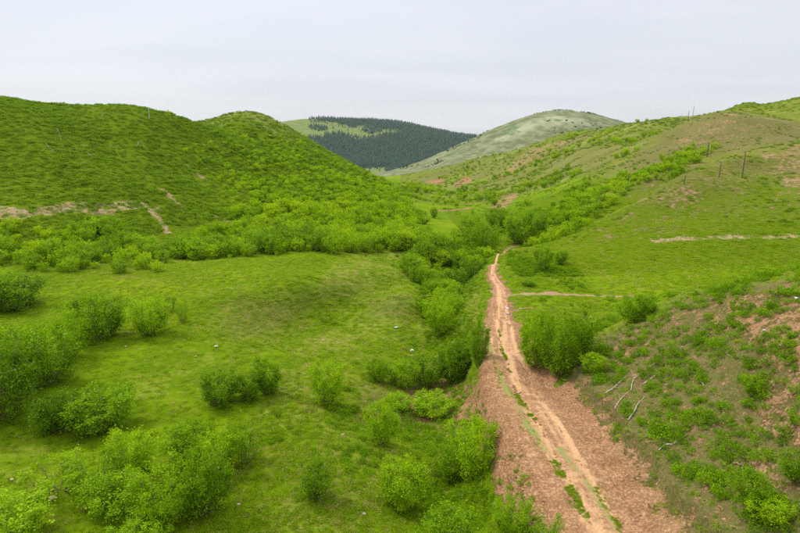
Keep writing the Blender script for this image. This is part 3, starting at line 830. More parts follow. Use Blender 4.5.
def make_bush(seed, h=1.0, w=1.0, nst=9, ntw=9, nleaf=4000, leaf=.03, lean=.9, base_r=.10, low=.18, spread=.055, single=False, rnd=.30):
    """unit-size shrub: returns (stem V,F4,F3), (leaf V,F,tint)"""
    r = np.random.default_rng(seed)
    SV, SF, ST = [], [], []; off = 0; LP = []; LT = []
    tw_all = []
    for i in range(nst):
        az = i * 2 * math.pi / nst + r.uniform(-.4, .4)
        out_ = r.uniform(.12, 1.0) ** .5 * lean
        hh = h * r.uniform(.72, 1.0) * (1 - .22 * out_)
        R = w * .5 * out_
        ts = np.linspace(0, 1, 7)
        rad = base_r * .5 + (R - base_r * .5) * ts ** .8
        P = np.stack([np.cos(az) * rad, np.sin(az) * rad, hh * ts ** (1.15 + .3 * out_)], 1)
        P[1:] += r.normal(size=(6, 3)) * .018
        R_ = .012 * (1 - ts) + .003
        V, F, F3 = tube(P, R_ * (1.2 if single else 1), 4)
        SV.append(V); SF.append(F + off); ST.append(F3 + off); off += len(V)
        for k in range(ntw):
            t0 = r.uniform(low, 1) ** .8
            j = t0 * 6; a = int(min(j, 5)); p0 = P[a] + (P[a + 1] - P[a]) * (j - a)
            d = np.array([math.cos(az + r.uniform(-1.5, 1.5)), math.sin(az + r.uniform(-1.5, 1.5)), r.uniform(.1, 1.0)])
            d /= np.linalg.norm(d); l = r.uniform(.10, .27) * (1.25 - .6 * t0)
            tw_all.append((p0, p0 + d * l))
            if k % 3 == 0:
                V, F, F3 = tube(np.array([p0, p0 + d * l * .5, p0 + d * l]), [.004, .003, .0015], 3)
                SV.append(V); SF.append(F + off); ST.append(F3 + off); off += len(V)
    A0 = np.array([a for a, b in tw_all]); A1 = np.array([b for a, b in tw_all])
    k = r.integers(0, len(A0), nleaf); t_ = r.uniform(.1, 1.1, nleaf) ** .7
    tw_t = r.uniform(0, 1, len(A0))
    P = A0[k] + (A1[k] - A0[k]) * t_[:, None] + r.normal(size=(nleaf, 3)) * spread * (.5 + .8 * tw_t[k])[:, None]
    nc = 90 if nleaf > 4000 else 50
    cd = r.normal(size=(nc, 3)); cd /= np.linalg.norm(cd, axis=1, keepdims=True)
    cr_ = r.uniform(.35, 1, nc) ** .45
    cc = cd * cr_[:, None]
    lob = 1 + .28 * np.sin(3 * np.arctan2(cc[:, 1], cc[:, 0]) + seed)
    zz_ = .53 + .40 * cc[:, 2]
    tap = .62 + .38 * sstep(0, .45, zz_)
    C0 = np.stack([cc[:, 0] * .44 * lob * tap * w, cc[:, 1] * .44 * lob * tap * w, zz_ * h], 1)
    sel = r.uniform(0, 1, nleaf) < rnd
    kc = r.integers(0, nc, nleaf)
    Pc = C0[kc] + r.normal(size=(nleaf, 3)) * (.022 + .030 * tw_t[kc % len(tw_t)])[:, None] * np.array([1.15, 1.15, .8])
    P = np.where(sel[:, None], Pc, P)
    P[:, 2] = np.maximum(P[:, 2], .015)
    V, F = leaves(P, leaf, r)
    tint = np.clip(.55 * np.where(sel, tw_t[(kc * 7) % len(tw_t)], tw_t[k]) + .45 * r.uniform(0, 1, nleaf), 0, 1)
    return (np.vstack(SV), np.vstack(SF), np.vstack(ST)), (V, F, np.repeat(tint, 4))
def bush_meshes(name, seed, mleaf, **k):
    (sv, sf, st), (lv, lf, lt) = make_bush(seed, **k)
    ms = mesh_from(name + '_stems', sv, [sf, st], [M['bark']], smooth=True)
    ml = mesh_from(name + '_leaves', lv, lf, [mleaf]); attr(ml, 'tint', lt)
    return ms, ml
def bush_joined(name, seed, mleaf, stems=True, **k):
    (sv, sf, st), (lv, lf, lt) = make_bush(seed, **k)
    if not stems:
        me = mesh_from(name, lv, lf, [mleaf]); attr(me, 'tint', lt); return me
    n = len(lv)
    me = mesh_from(name, np.vstack([lv, sv]), [np.vstack([lf, sf + n]), st + n], [mleaf, M['bark']], mi=np.r_[np.zeros(len(lf)), np.ones(len(sf) + len(st))])
    attr(me, 'tint', np.r_[lt, np.zeros(len(sv))])
    return me

BUSH_HI = [bush_meshes('bush_a%d' % i, 100 + i, M['leaf'], nst=[10, 12, 8, 11, 9, 13][i], ntw=18, nleaf=[9500, 10500, 8500, 10000, 8000, 10500][i], leaf=.037, spread=.034, low=.06, lean=[.95, 1, .8, .95, .7, 1][i]) for i in range(6)]
BUSH_SPARSE = [bush_meshes('sparse_bush%d' % i, 140 + i, M['leaf'], nst=10, ntw=12, nleaf=4200, leaf=.034, spread=.032, low=.18, rnd=.15, lean=.95) for i in range(2)]
BUSH_MID = [bush_meshes('thicket_bush%d' % i, 200 + i, M['leaf_thicket'], nst=9, ntw=10, nleaf=2300, leaf=.062, spread=.042, low=.06, lean=.9) for i in range(5)]
BUSH_DARK = [bush_meshes('foot_bush%d' % i, 220 + i, M['leaf'], nst=9, ntw=10, nleaf=2300, leaf=.062, spread=.042, low=.06, lean=.9) for i in range(5)]
BUSH_LOWRES = [bush_joined('far_bush%d' % i, 300 + i, M['leaf_thicket'], False, nst=7, ntw=6, nleaf=620, leaf=.11, spread=.06, lean=.9) for i in range(4)]
LOWS = [bush_joined('low_plant%d' % i, 400 + i, M['leaf_low'], False, h=.62, w=1.05, nst=9, ntw=7, nleaf=420, leaf=.105, spread=.06, lean=1.0, base_r=.3, low=.1) for i in range(6)]
HILLS = [bush_joined('hill_plant%d' % i, 500 + i, M['leaf_hill'], False, h=.55, w=1.2, nst=9, ntw=6, nleaf=230, leaf=.15, spread=.08, lean=1.0, base_r=.4, low=.1) for i in range(5)]
def tuft_mesh(name, seed, n, mat, h=.25, R=.5, wd=.018):
    r = np.random.default_rng(seed)
    rr = R * np.sqrt(r.uniform(0, 1, n)); an = r.uniform(0, 6.283, n)
    P = np.stack([rr * np.cos(an), rr * np.sin(an), np.full(n, -.03)], 1)
    d = r.normal(size=(n, 3)) * .55; d[:, 2] = 1; d /= np.linalg.norm(d, axis=1, keepdims=True)
    hh = (h * r.uniform(.4, 1.2, n) * (1.15 - .6 * rr / R))[:, None]
    e = np.stack([np.cos(an * 7), np.sin(an * 7), np.zeros(n)], 1) * (wd * r.uniform(.7, 1.6, n))[:, None]
    b = d.copy(); b[:, :2] *= 1.9
    V = np.stack([P - e, P + e, P + d * hh * .6 + e * .7, P + b * hh], 1).reshape(-1, 3)
    F = np.arange(n * 4).reshape(n, 4)
    me = mesh_from(name, V, F, [mat]); attr(me, 'tint', np.repeat(r.uniform(0, 1, n), 4)); return me
TUFTS = [tuft_mesh('grass_tuft%d' % i, 600 + i, 110, M['blade'], h=[.16, .22, .30][i], wd=.022) for i in range(3)]
DRYT = [tuft_mesh('dry_tuft%d' % i, 620 + i, 80, M['straw'], h=[.14, .22][i], wd=.018) for i in range(2)]
def clod_mesh(name, seed):
    r = np.random.default_rng(seed)
    import bmesh
    bm = bmesh.new(); bmesh.ops.create_icosphere(bm, subdivisions=1, radius=.5)
    for v in bm.verts:
        v.co = Vector((v.co.x * r.uniform(.7, 1.3), v.co.y * r.uniform(.7, 1.2), v.co.z * r.uniform(.5, .9)))
    me = bpy.data.meshes.new(name); bm.to_mesh(me); bm.free(); return me
CLODS = [clod_mesh('clod%d' % i, 640 + i) for i in range(4)]
for c in CLODS: c.materials.append(M['clod'])
def conifer_mesh(name, seed):
    r = np.random.default_rng(seed); V = []; F = []
    for k in range(5):
        z0 = .08 + k * .18; z1 = z0 + .30; R = .20 * (1 - k / 5.5)
        n = 7; b = len(V)
        for i in range(n):
            a = i * 2 * math.pi / n + k * .4; q = R * r.uniform(.75, 1.2)
            V.append((q * math.cos(a), q * math.sin(a), z0 + r.uniform(-.03, .03)))
        V.append((0, 0, z1))
        for i in range(n): F.append((b + i, b + (i + 1) % n, b + n))
    me = mesh_from(name, np.array(V), np.array(F), [M['conifer']]); attr(me, 'tint', r.uniform(0, 1, len(V))); return me
CONS = [conifer_mesh('conifer%d' % i, 660 + i) for i in range(3)]

# ------------------------------------------------------------------ geometry-node scatter for what nobody could count
def proto_collection(name, meshes):
    c = bpy.data.collections.new(name)
    for i, m in enumerate(meshes):
        o = bpy.data.objects.new('%s_source' % m.name, m); c.objects.link(o)
    return c
def gn_tree(name, coll, scaled=True):
    ng = bpy.data.node_groups.new(name, 'GeometryNodeTree')
    ng.interface.new_socket('Geometry', in_out='INPUT', socket_type='NodeSocketGeometry')
    ng.interface.new_socket('Geometry', in_out='OUTPUT', socket_type='NodeSocketGeometry')
    N = ng.nodes; L = ng.links
    gi = N.new('NodeGroupInput'); go = N.new('NodeGroupOutput')
    ci = N.new('GeometryNodeCollectionInfo'); ci.inputs['Collection'].default_value = coll
    ci.inputs['Separate Children'].default_value = True; ci.inputs['Reset Children'].default_value = True
    io = N.new('GeometryNodeInstanceOnPoints'); io.inputs['Pick Instance'].default_value = True
    def na(nm, dt):
        a = N.new('GeometryNodeInputNamedAttribute'); a.data_type = dt; a.inputs[0].default_value = nm; return a.outputs[0]
    L.new(gi.outputs[0], io.inputs['Points']); L.new(ci.outputs[0], io.inputs['Instance'])
    L.new(na('pick', 'INT'), io.inputs['Instance Index'])
    L.new(na('scl', 'FLOAT_VECTOR'), io.inputs['Scale'])
    er = N.new('FunctionNodeEulerToRotation'); L.new(na('rot', 'FLOAT_VECTOR'), er.inputs[0]); L.new(er.outputs[0], io.inputs['Rotation'])
    L.new(io.outputs[0], go.inputs[0])
    return ng
def scatter(name, label, coll, nproto, X, Y, scl, lift=0, tilt=.12, seed=0, sz=None):
    r = np.random.default_rng(seed + 900)
    n = len(X); Z = gz(X, Y) + lift
    me = bpy.data.meshes.new(name); me.vertices.add(n)
    me.vertices.foreach_set('co', np.stack([X, Y, Z], -1).astype(np.float32).ravel())
    a = me.attributes.new('pick', 'INT', 'POINT'); a.data.foreach_set('value', r.integers(0, nproto, n).astype(np.int32))
    s3 = np.stack([scl * r.uniform(.85, 1.15, n), scl * r.uniform(.85, 1.15, n), (sz if sz is not None else scl) * r.uniform(.8, 1.2, n)], -1)
    a = me.attributes.new('scl', 'FLOAT_VECTOR', 'POINT'); a.data.foreach_set('vector', s3.astype(np.float32).ravel())
    R = np.stack([r.normal(size=n) * tilt, r.normal(size=n) * tilt, r.uniform(0, 6.283, n)], -1)
    a = me.attributes.new('rot', 'FLOAT_VECTOR', 'POINT'); a.data.foreach_set('vector', R.astype(np.float32).ravel())
    o = link(name, me, label=label, cat=name.replace('_', ' '), kind='stuff')
    md = o.modifiers.new('scatter', 'NODES'); md.node_group = gn_tree(name + '_nodes', coll)
    print(name, n)
    return o
C_hill = proto_collection('hill_plants', HILLS); C_low = proto_collection('low_plants', LOWS)
C_tuft = proto_collection('tufts', TUFTS); C_dry = proto_collection('dry_tufts', DRYT)
C_clod = proto_collection('clods', CLODS); C_con = proto_collection('conifers', CONS); C_far = proto_collection('far_bushes', BUSH_LOWRES)
DARKS = [bush_joined('dark_scrub%d' % i, 330 + i, M['conifer'], False, nst=7, ntw=6, nleaf=320, leaf=.15, spread=.07, lean=.9) for i in range(2)]
C_dark = proto_collection('dark_scrub', DARKS)

def cand_world(x0, x1, y0, y1, sp, seed):
    """jittered world grid"""
    r = np.random.default_rng(seed)
    gx, gy = np.meshgrid(np.arange(x0, x1, sp), np.arange(y0, y1, sp))
    gx = gx + r.uniform(-.5, .5, gx.shape) * sp; gy = gy + r.uniform(-.5, .5, gy.shape) * sp
    gx = gx.ravel(); gy = gy.ravel()
    z = gz(gx, gy); U, V = proj(gx, gy, z)
    ok = (U > -200) & (U < 1080) & (V > 60) & (V < 700)
    return gx[ok], gy[ok], U[ok], V[ok]
def cand_fan(n, y0, y1, seed, um=60):
    """even per viewing direction: uniform in the warped survey space"""
    r = np.random.default_rng(seed)
    b = r.uniform(math.log(y0 + YO), math.log(y1 + YO), n); Y = np.exp(b) - YO
    a = r.uniform(-.85, .85, n); X = a * (Y + YO)
    U, V = proj(X, Y, gz(X, Y)); ok = (U > -um) & (U < 800 + um) & (V < 533 + um * 1.5)
    return X[ok], Y[ok], U[ok], V[ok]
def sample(k, X, Y):
    """value of a ground attribute"""
    a, b = warp(X, Y)
    ia = np.clip(np.searchsorted(GA, a) - 1, 0, NA - 2); ib = np.clip(np.searchsorted(GB, b) - 1, 0, NB - 2)
    return A_[k][ib, ia]
def zone_at(X, Y):
    a, b = warp(X, Y)
    ia = np.clip(np.searchsorted(GA, a) - 1, 0, NA - 2); ib = np.clip(np.searchsorted(GB, b) - 1, 0, NB - 2)
    return zone[ib, ia]
def inpoly(X, Y, U, V, poly, amp=6, sc=8, y0=0, y1=1e9, feather=0, rr=None):
    u, v = wob(X, Y, U, V, amp, sc)
    return (poly_sd(u, v, poly) > feather) & (Y > y0) & (Y < y1)
def roadfree(X, Y, m=1.0):
    d, s, p = line_dist(X, Y, ROAD)
    return d > half_width(Y) + m


def put_bush(u, v, wpx, hpx, kit, k, label, group=None, cat='bush', name='bush', rz=None, y0=18.0):
    x, y, z = at(u, v, y0)
    dist = math.sqrt(x * x + y * y + (z - CAM_H) ** 2)
    m = dist / FPX
    el = math.atan2(CAM_H - z, math.hypot(x, y))
    w = wpx * m * .94
    h = max(hpx * m - w * math.sin(el) * .55, .45 * w) / max(math.cos(el), .5) * 1.08
    place_bush(x, y, w, h, kit, k, label, group, cat, name, rz)
def place_bush(x, y, w, h, kit, k, label, group=None, cat='bush', name='bush', rz=None):
    z = float(gz(x, y)[0])
    e = bpy.data.objects.new(name, None); COL.objects.link(e); e.empty_display_size = .3
    e.location = (x, y, z - .08 * h * .3)
    e.rotation_euler = (0, 0, rng.uniform(0, 6.28) if rz is None else rz)
    e.scale = (w, w * rng.uniform(.9, 1.1), h)
    e['label'] = label; e['category'] = cat
    if group: e['group'] = group
    ms, ml = kit[k % len(kit)]
    link('stems', ms, e); link('crown', ml, e)
    return e

B = BUSH_HI
hand = [
 # u, v, w, h, kit, k, label
 (150, 334, 38, 40, B, 0, 'compact oval bush standing alone on the upper left meadow'),
 (171, 311, 13, 18, BUSH_SPARSE, 0, 'thin sapling just behind the compact oval meadow bush'),
 (183, 322, 13, 22, BUSH_SPARSE, 1, 'small pale sapling to the right of the compact oval meadow bush'),
 (98, 339, 48, 46, B, 1, 'wide round bush with pale stems showing at its foot on the left meadow'),
 (72, 356, 34, 44, B, 2, 'narrow dark bush tucked against the left side of the wide round bush'),
 (12, 309, 56, 34, B, 3, 'low wide bush at the far left edge below the scrubby hill'),
 (-12, 306, 40, 36, B, 5, 'bush cut off by the left edge of the view below the scrubby hill'),
 (18, 372, 60, 44, B, 4, 'rear bush of the big clump at the left edge'),
 (45, 384, 56, 60, B, 0, 'tall bright bush at the right end of the big left edge clump'),
 (4, 418, 66, 70, B, 2, 'large front bush of the big clump at the left edge'),
 (62, 430, 50, 42, B, 5, 'scraggly bush with bare pale stems in front of the left edge clump'),
 (103, 427, 62, 46, B, 1, 'broad low bush right of the scraggly bare stemmed bush'),
 (8, 540, 70, 40, B, 3, 'low spreading bush in the bottom left corner'),
 (62, 489, 48, 38, BUSH_SPARSE, 0, 'thin see-through bush left of the big lower left clump'),
 (98, 492, 42, 44, BUSH_SPARSE, 1, 'sparse grey stemmed bush at the left side of the lower left clump'),
 (132, 473, 50, 48, B, 4, 'tall pointed bush at the back of the lower left clump'),
 (118, 512, 60, 46, B, 5, 'round dark bush at the left front of the lower left clump'),
 (168, 520, 62, 62, B, 0, 'large central bush of the lower left clump'),
 (205, 512, 60, 68, B, 2, 'large dense bush at the right front of the lower left clump'),
 (145, 545, 50, 36, B, 1, 'low bush at the bottom edge under the lower left clump'),
 (190, 458, 46, 42, B, 3, 'leafy bush with a slanting bare stem behind the lower left clump'),
 (220, 470, 44, 44, B, 5, 'bushy sapling group in the middle of the right arm of the clump'),
 (247, 461, 38, 50, BUSH_SPARSE, 0, 'airy bush with thin white trunks at the right end of the clump'),
 (221, 404, 40, 38, B, 1, 'left rounded bush of the pair in the middle meadow'),
 (250, 400, 28, 30, B, 2, 'small bush squeezed between the pair in the middle meadow'),
 (267, 393, 34, 38, B, 4, 'right taller bush of the pair in the middle meadow'),
 (328, 404, 38, 50, B, 0, 'upright bush alone in the centre of the meadow'),
 (381, 444, 40, 48, B, 2, 'rounded bush on the lower meadow left of the gully'),
 (317, 498, 40, 50, BUSH_SPARSE, 1, 'fan shaped bush alone on the lower central meadow'),
 (317, 496, 30, 34, B, 4, 'dense low core bush inside the fan shaped bush on the lower meadow'),
 (402, 506, 48, 52, B, 3, 'full round bush near the bottom centre of the meadow'),
 (472, 476, 50, 62, B, 1, 'tall bush growing against the left earth bank of the track'),
 (452, 480, 34, 36, B, 5, 'lower bush leaning on the left side of the tall bank bush'),
 (512, 537, 36, 42, B, 0, 'dark bush on the lower end of the earth bank'),
 (545, 545, 36, 34, BUSH_SPARSE, 0, 'sparse pale green bush at the bottom edge beside the track'),
 (448, 548, 62, 50, B, 4, 'spreading bush at the bottom edge below the gully'),
 (378, 381, 24, 28, B, 2, 'small bush at the left end of the row across the gully'),
 (404, 386, 34, 32, B, 3, 'second bush in the row across the gully'),
 (427, 386, 38, 36, B, 0, 'wide bush in the middle of the row across the gully'),
 (453, 380, 36, 40, B, 5, 'bush at the right end of the row across the gully'),
 (462, 372, 30, 34, B, 1, 'bush on the bank just left of the narrow upright bush'),
 (478, 366, 26, 48, B, 4, 'narrow upright bush at the left edge of the track'),
 (440, 334, 32, 38, B, 2, 'bush in the gully bottom below the dark thicket'),
 (452, 318, 26, 26, B, 0, 'bush on the grassy spur side of the gully'),
 (432, 415, 46, 26, B, 3, 'low bush spreading over the patch of broken soil in the gully'),
 (398, 408, 30, 20, B, 5, 'small low bush at the edge of the broken soil left of the gully'),
 (536, 366, 36, 52, B, 1, 'left bush of the large clump right of the track'),
 (560, 374, 46, 64, B, 0, 'tall central bush of the large clump right of the track'),
 (582, 356, 34, 44, B, 4, 'right bush of the large clump right of the track'),
 (540, 342, 30, 34, B, 2, 'rear bush of the large clump right of the track'),
 (593, 372, 26, 22, B, 3, 'low bush at the foot of the large clump right of the track'),
 (634, 321, 30, 29, B, 5, 'rounded bush on the crest of the near right slope'),
 (648, 312, 18, 12, B, 3, 'low bush on the crest just right of the rounded crest bush'),
 (543, 270, 22, 26, B, 2, 'dark green bush on the grassy spur beyond the track'),
 (561, 264, 15, 15, B, 5, 'smaller bush beside the dark green bush on the spur'),
 (528, 286, 14, 8, B, 1, 'tiny low bush below the dark bush on the spur'),
 (485, 258, 30, 40, B, 0, 'darkest tall tree-like bush at the right end of the gully thicket'),
 (470, 240, 30, 30, B, 4, 'rounded bush at the top of the gully thicket'),
 (497, 230, 26, 24, B, 1, 'bush on the left of the group beyond the end of the track'),
 (520, 243, 38, 36, B, 3, 'largest bush of the group beyond the end of the track'),
 (536, 236, 26, 28, B, 0, 'bush on the right of the group beyond the end of the track'),
 (434, 218, 9, 12, B, 2, 'small lone bush on the pale valley meadow'),
 (752, 505, 38, 34, B, 3, 'rounded leafy bush low on the near right slope'),
 (770, 520, 34, 26, B, 5, 'leafy bush just below the rounded bush on the near right slope'),
 (795, 480, 34, 30, B, 2, 'bush at the right edge low on the near slope'),
 (752, 392, 20, 18, B, 0, 'dark compact bush on the bare upper part of the near slope'),
 (690, 492, 0, 0, B, 0, ''),
]
for (u, v, w, h, kit, k, lab) in hand:
    if w: put_bush(u, v, w, h, kit, k, lab, y0=12.0 if v > 500 else 18.0)

# ---- thickets
T1 = [(178, 150), (215, 130), (250, 132), (300, 140), (350, 168), (392, 180), (415, 196), (422, 215), (416, 246), (350, 252), (300, 253), (255, 262), (205, 284), (158, 290), (148, 272), (190, 252), (225, 232), (235, 212), (215, 190), (195, 172)]
T2 = [(-60, 232), (0, 232), (60, 230), (120, 240), (155, 255), (160, 285), (60, 277), (0, 266), (-60, 256)]
T3 = [(424, 246), (452, 250), (475, 241), (490, 240), (495, 245), (474, 272), (458, 296), (446, 322), (428, 335), (426, 305), (418, 284), (418, 262), (420, 240)]
T4 = [(500, 235), (530, 212), (575, 190), (640, 172), (700, 142), (716, 150), (690, 170), (640, 192), (600, 217), (560, 240), (535, 247)]
T4b = [(487, 222), (505, 204), (540, 205), (580, 185), (600, 180), (590, 200), (545, 222), (510, 232)]
T5 = [(408, 182), (440, 190), (480, 190), (510, 200), (500, 212), (470, 203), (440, 205), (420, 200)]
T6 = [(420, 176), (520, 146), (640, 123), (672, 128), (640, 150), (600, 175), (540, 195), (480, 190)]
zones = [(T1, 110, 430, (2.6, 4.4), 'leafy green bush in the thicket covering the right side of the left hill', 'bushes of the thicket on the left hill', 2.5, .88, (-130, 60)),
         (T2, 95, 150, (2.4, 3.6), 'dark green bush along the foot of the left hill above the meadow', 'bushes along the foot of the left hill', 2.6, .8, (-140, -20)),
         (T3, 65, 220, (2.8, 4.6), 'leafy bush in the dense thicket filling the gully left of the track', 'bushes of the gully thicket', 2.3, .74, (0, 50)),
         (T4, 126, 300, (1.6, 3.0), 'leafy bush in the draw behind the right hand spur', 'bushes in the draw behind the spur', 2.3, .62, (20, 190)),
         (T4b, 126, 300, (2.0, 3.2), 'leafy bush on the valley side beyond the end of the track', 'bushes beyond the end of the track', 3.6, .18, (20, 120)),
         (T5, 220, 700, (2.5, 4.0), 'small looking bush on the far valley floor', 'bushes on the far valley floor', 5.0, .5, (-10, 90))]
TB = []
for zi, (poly, y0, y1, hr, lab, grp, sp, dens, xr) in enumerate(zones):
    X, Y, U, V = cand_world(xr[0], xr[1], y0, y1, sp, 50 + zi)
    ff = 22 if zi == 0 else 5
    u_, v_ = wob(X, Y, U, V, 15, 13)
    sd = poly_sd(u_, v_, poly)
    ok = (Y > y0) & (Y < y1) & (sd > (-.2 * ff)) & ((V > 232) | (rng.uniform(0, 1, len(X)) < sstep(-.2 * ff, ff, sd) + .02))
    g = fbm(X / 9, Y / 9, 130 + zi, 2)
    ok &= (rng.uniform(0, 1, len(X)) < dens * (1.0 + .5 * g)) & roadfree(X, Y, 1.5)
    X, Y, g = X[ok], Y[ok], g[ok]
    vs = visible(X, Y, 0, 3.0)
    X, Y, g = X[vs], Y[vs], g[vs]
    H = rng.uniform(hr[0] * .75, hr[1] * 1.1, len(X)) * (1 + .45 * g)
    H *= (1 - (.48 * sstep(246, 170, V[ok][vs]) if zi == 0 else 0))
    H *= np.where(rng.uniform(0, 1, len(X)) < .2, .65, 1)
    for i in range(len(X)):
        TB.append((H[i] / math.hypot(X[i], Y[i]), X[i], Y[i], H[i], zi))
TB.sort(key=lambda q: -q[0])
NB_THINGS = 228
print('thicket bushes', len(TB))
for i, (_, x, y, h, zi) in enumerate(TB[:NB_THINGS]):
    u_, v_ = proj(x, y, float(gz(x, y)[0])); lb, gp = zones[zi][4], zones[zi][5]
    if zi == 0:
        part_ = 'lower edge' if v_ > 238 else ('middle part' if v_ > 205 else 'upper part')
        side_ = 'below the front shoulder' if u_ < 240 else ('above the central meadow' if u_ < 340 else 'at the valley floor end')
        lb = 'bush of the left hill thicket, %s, %s' % (part_, side_); gp = 'left hill thicket, %s, %s' % (part_, side_)
    if zi == 2:
        part_ = 'upper end' if v_ < 262 else ('middle, level with the track junction' if v_ < 290 else 'lower end')
        side_ = 'meadow side' if u_ < 447 else 'track side'
        lb = 'bush of the dense gully thicket, %s, %s' % (part_, side_); gp = 'gully thicket, %s, %s' % (part_, side_)
    place_bush(x, y, h * rng.uniform(.85, 1.15), h, BUSH_DARK if (zi in (1, 2, 4) or (zi == 0 and v_ > 236 and u_ < 330)) and i % 4 else BUSH_MID, i, lb, gp)
rest = np.array([(q[1], q[2], q[3]) for q in TB[NB_THINGS:]])
X, Y, U, V = cand_fan(9000, 260, 900, 77)
ok = inpoly(X, Y, U, V, T6, 5, 30, 260, 900) & (fbm(X / 30, Y / 30, 140, 3) > .08)
X, Y = X[ok], Y[ok]
rest = np.vstack([rest, np.stack([X, Y, rng.uniform(1.8, 4.0, len(X))], 1)])
scatter('thicket', 'mass of green bushes covering the farther slopes and valley sides', C_far, 4, rest[:, 0], rest[:, 1], rest[:, 2] * 1.0, lift=-.1, tilt=.06, seed=1)

# ---- low plants of the near right slope
X, Y, U, V = cand_world(10, 75, 12, 66, .62, 60)
zz = zone_at(X, Y)
g = fbm(X / 3.2, Y / 3.2, 150, 3) + .35 * fbm(X / 11, Y / 11, 151, 2)
earth = sample('earth', X, Y)
p = sstep(-.30, .10, g) * (1.05 - .50 * earth) 
p = p * np.where((V < 342) & (U < 730), .5, 1)
ok = (zz == 3) & (rng.uniform(0, 1, len(X)) < p) & roadfree(X, Y, 3.0)
X, Y, g = X[ok], Y[ok], g[ok]
S = rng.uniform(.40, 1.0, len(X)) * (1 + .6 * np.clip(g, 0, .5)) 
U, V = proj(X, Y, gz(X, Y))
dd = np.sqrt(X ** 2 + Y ** 2 + (gz(X, Y) - CAM_H) ** 2)
inn = (U > -10) & (U < 812) & (V > 250) & (V < 545) & visible(X, Y, .1, .4)
app = S / dd * inn * ((U > -5) & (U < 805))
order = np.argsort(-app)
big = order[:300]; small = order[300:][inn[order[300:]]]
print('low shrubs', len(X), inn.sum())
bare = sample('earth', X, Y)
for j, i in enumerate(big):
    z = float(gz(X[i], Y[i])[0])
    uu, vv = U[i], V[i]
    if vv < 335 and uu > 640: wh = 'along the crest of the near slope'
    elif uu < 640 and vv < 400: wh = 'behind the large clump by the track'
    elif uu < 700 and vv < 430: wh = 'among the pale fallen branches'
    elif uu < 690: wh = 'just above the track cutting'
    elif vv > 470: wh = 'low on the slope around the rounded bush'
    elif vv > 400: wh = 'in mid slope right of the fallen branches'
    else: wh = 'high up around the dark compact bush'
    sz_ = 'broad' if S[i] > .85 else ('small' if S[i] < .6 else 'middling')
    gd = 'on bare soil' if bare[i] > .5 else 'in low growth'
    lab = '%s shrub %s %s' % (sz_, gd, wh)
    o = link('low_shrub', LOWS[j % 6], loc=(X[i], Y[i], z - .04), label=lab, cat='shrub', group='%s shrubs %s %s' % (sz_, gd, wh))
    o.rotation_euler = (rng.normal() * .1, rng.normal() * .1, rng.uniform(0, 6.28))
    s_ = S[i]; o.scale = (s_, s_ * rng.uniform(.85, 1.15), s_ * rng.uniform(.8, 1.15))
sx = [X[small]]; sy = [Y[small]]; ss = [S[small]]
# small herbs between them
X, Y, U, V = cand_world(8, 75, 12, 66, .42, 61)
zz = zone_at(X, Y); g = fbm(X / 1.9, Y / 1.9, 152, 3)
ok = (zz == 3) & (rng.uniform(0, 1, len(X)) < .5 * sstep(-.15, .4, g) * (1.1 - .7 * sample('earth', X, Y))) & roadfree(X, Y, 2.4)
sx.append(X[ok]); sy.append(Y[ok]); ss.append(rng.uniform(.14, .36, ok.sum()))
# rank herbs round the gully and the lower centre
X, Y, U, V = cand_world(-12, 32, 22, 135, .55, 62)
g = fbm(X / 3.5, Y / 3.5, 153, 3)
hb = sample('herb', X, Y); er = sample('earth', X, Y)
ok = (rng.uniform(0, 1, len(X)) < sstep(.2, .6, hb + g * .8) * (1 - .85 * er)) & roadfree(X, Y, 2.2) & (zone_at(X, Y) == 0)
sx.append(X[ok]); sy.append(Y[ok]); ss.append(rng.uniform(.30, .85, ok.sum()))
# plants creeping on the left earth bank
X, Y, U, V = cand_world(4, 20, 22, 90, .5, 63)
d, sg, par = line_dist(X, Y, ROAD); g = fbm(X / 1.6, Y / 1.6, 154, 3)
ok = (sg < 0) & (d > half_width(Y) + .4) & (d < 7) & (g > .0) & (rng.uniform(0, 1, len(X)) < .6)
sx.append(X[ok]); sy.append(Y[ok]); ss.append(rng.uniform(.2, .6, ok.sum()))
sx = np.concatenate(sx); sy = np.concatenate(sy); ss = np.concatenate(ss)
scatter('undergrowth', 'low leafy herbs and small shrubs around the gully and the near right slope', C_low, 6, sx, sy, ss, lift=-.03, seed=2)

# ---- scrub on the hills
X, Y, U, V = cand_world(-260, 10, 98, 300, 1.55, 64)
zz = zone_at(X, Y); sc_, _, _ = line_dist(X, Y, SCAR_L)
g = fbm(X / 14, Y / 14, 155, 3)
ok = (zz == 1) & (rng.uniform(0, 1, len(X)) < .80 + .5 * g) & (rng.uniform(0, 1, len(X)) > sample('earth', X, Y) * 1.2)
hx = [X[ok]]; hy = [Y[ok]]; hs = [rng.uniform(1.0, 1.9, ok.sum()) * (1 + .3 * g[ok])]
X, Y, U, V = cand_fan(16000, 290, 560, 65)
ok = (zone_at(X, Y) == 1); ok &= visible(X, Y, .2, 1.0)
hx.append(X[ok]); hy.append(Y[ok]); hs.append(rng.uniform(1.2, 2.6, ok.sum()))
X, Y, U, V = cand_world(20, 330, 90, 330, 1.7, 66)
g = fbm(X / 8, Y / 8, 156, 3) + .3 * fbm(X / 30, Y / 30, 157, 2)
ok = (zone_at(X, Y) == 2) & (rng.uniform(0, 1, len(X)) < sstep(-.25, .6, g)) & (rng.uniform(0, 1, len(X)) > sample('earth', X, Y) * 1.5)
shelf = inpoly(X, Y, U, V, [(520, 262), (640, 215), (830, 250), (830, 285), (520, 300)], 4, 8)
ok &= ~(shelf & (rng.uniform(0, 1, len(X)) < .85))
hx.append(X[ok]); hy.append(Y[ok]); hs.append(rng.uniform(.55, 1.25, ok.sum()) * (1 + .3 * g[ok]))
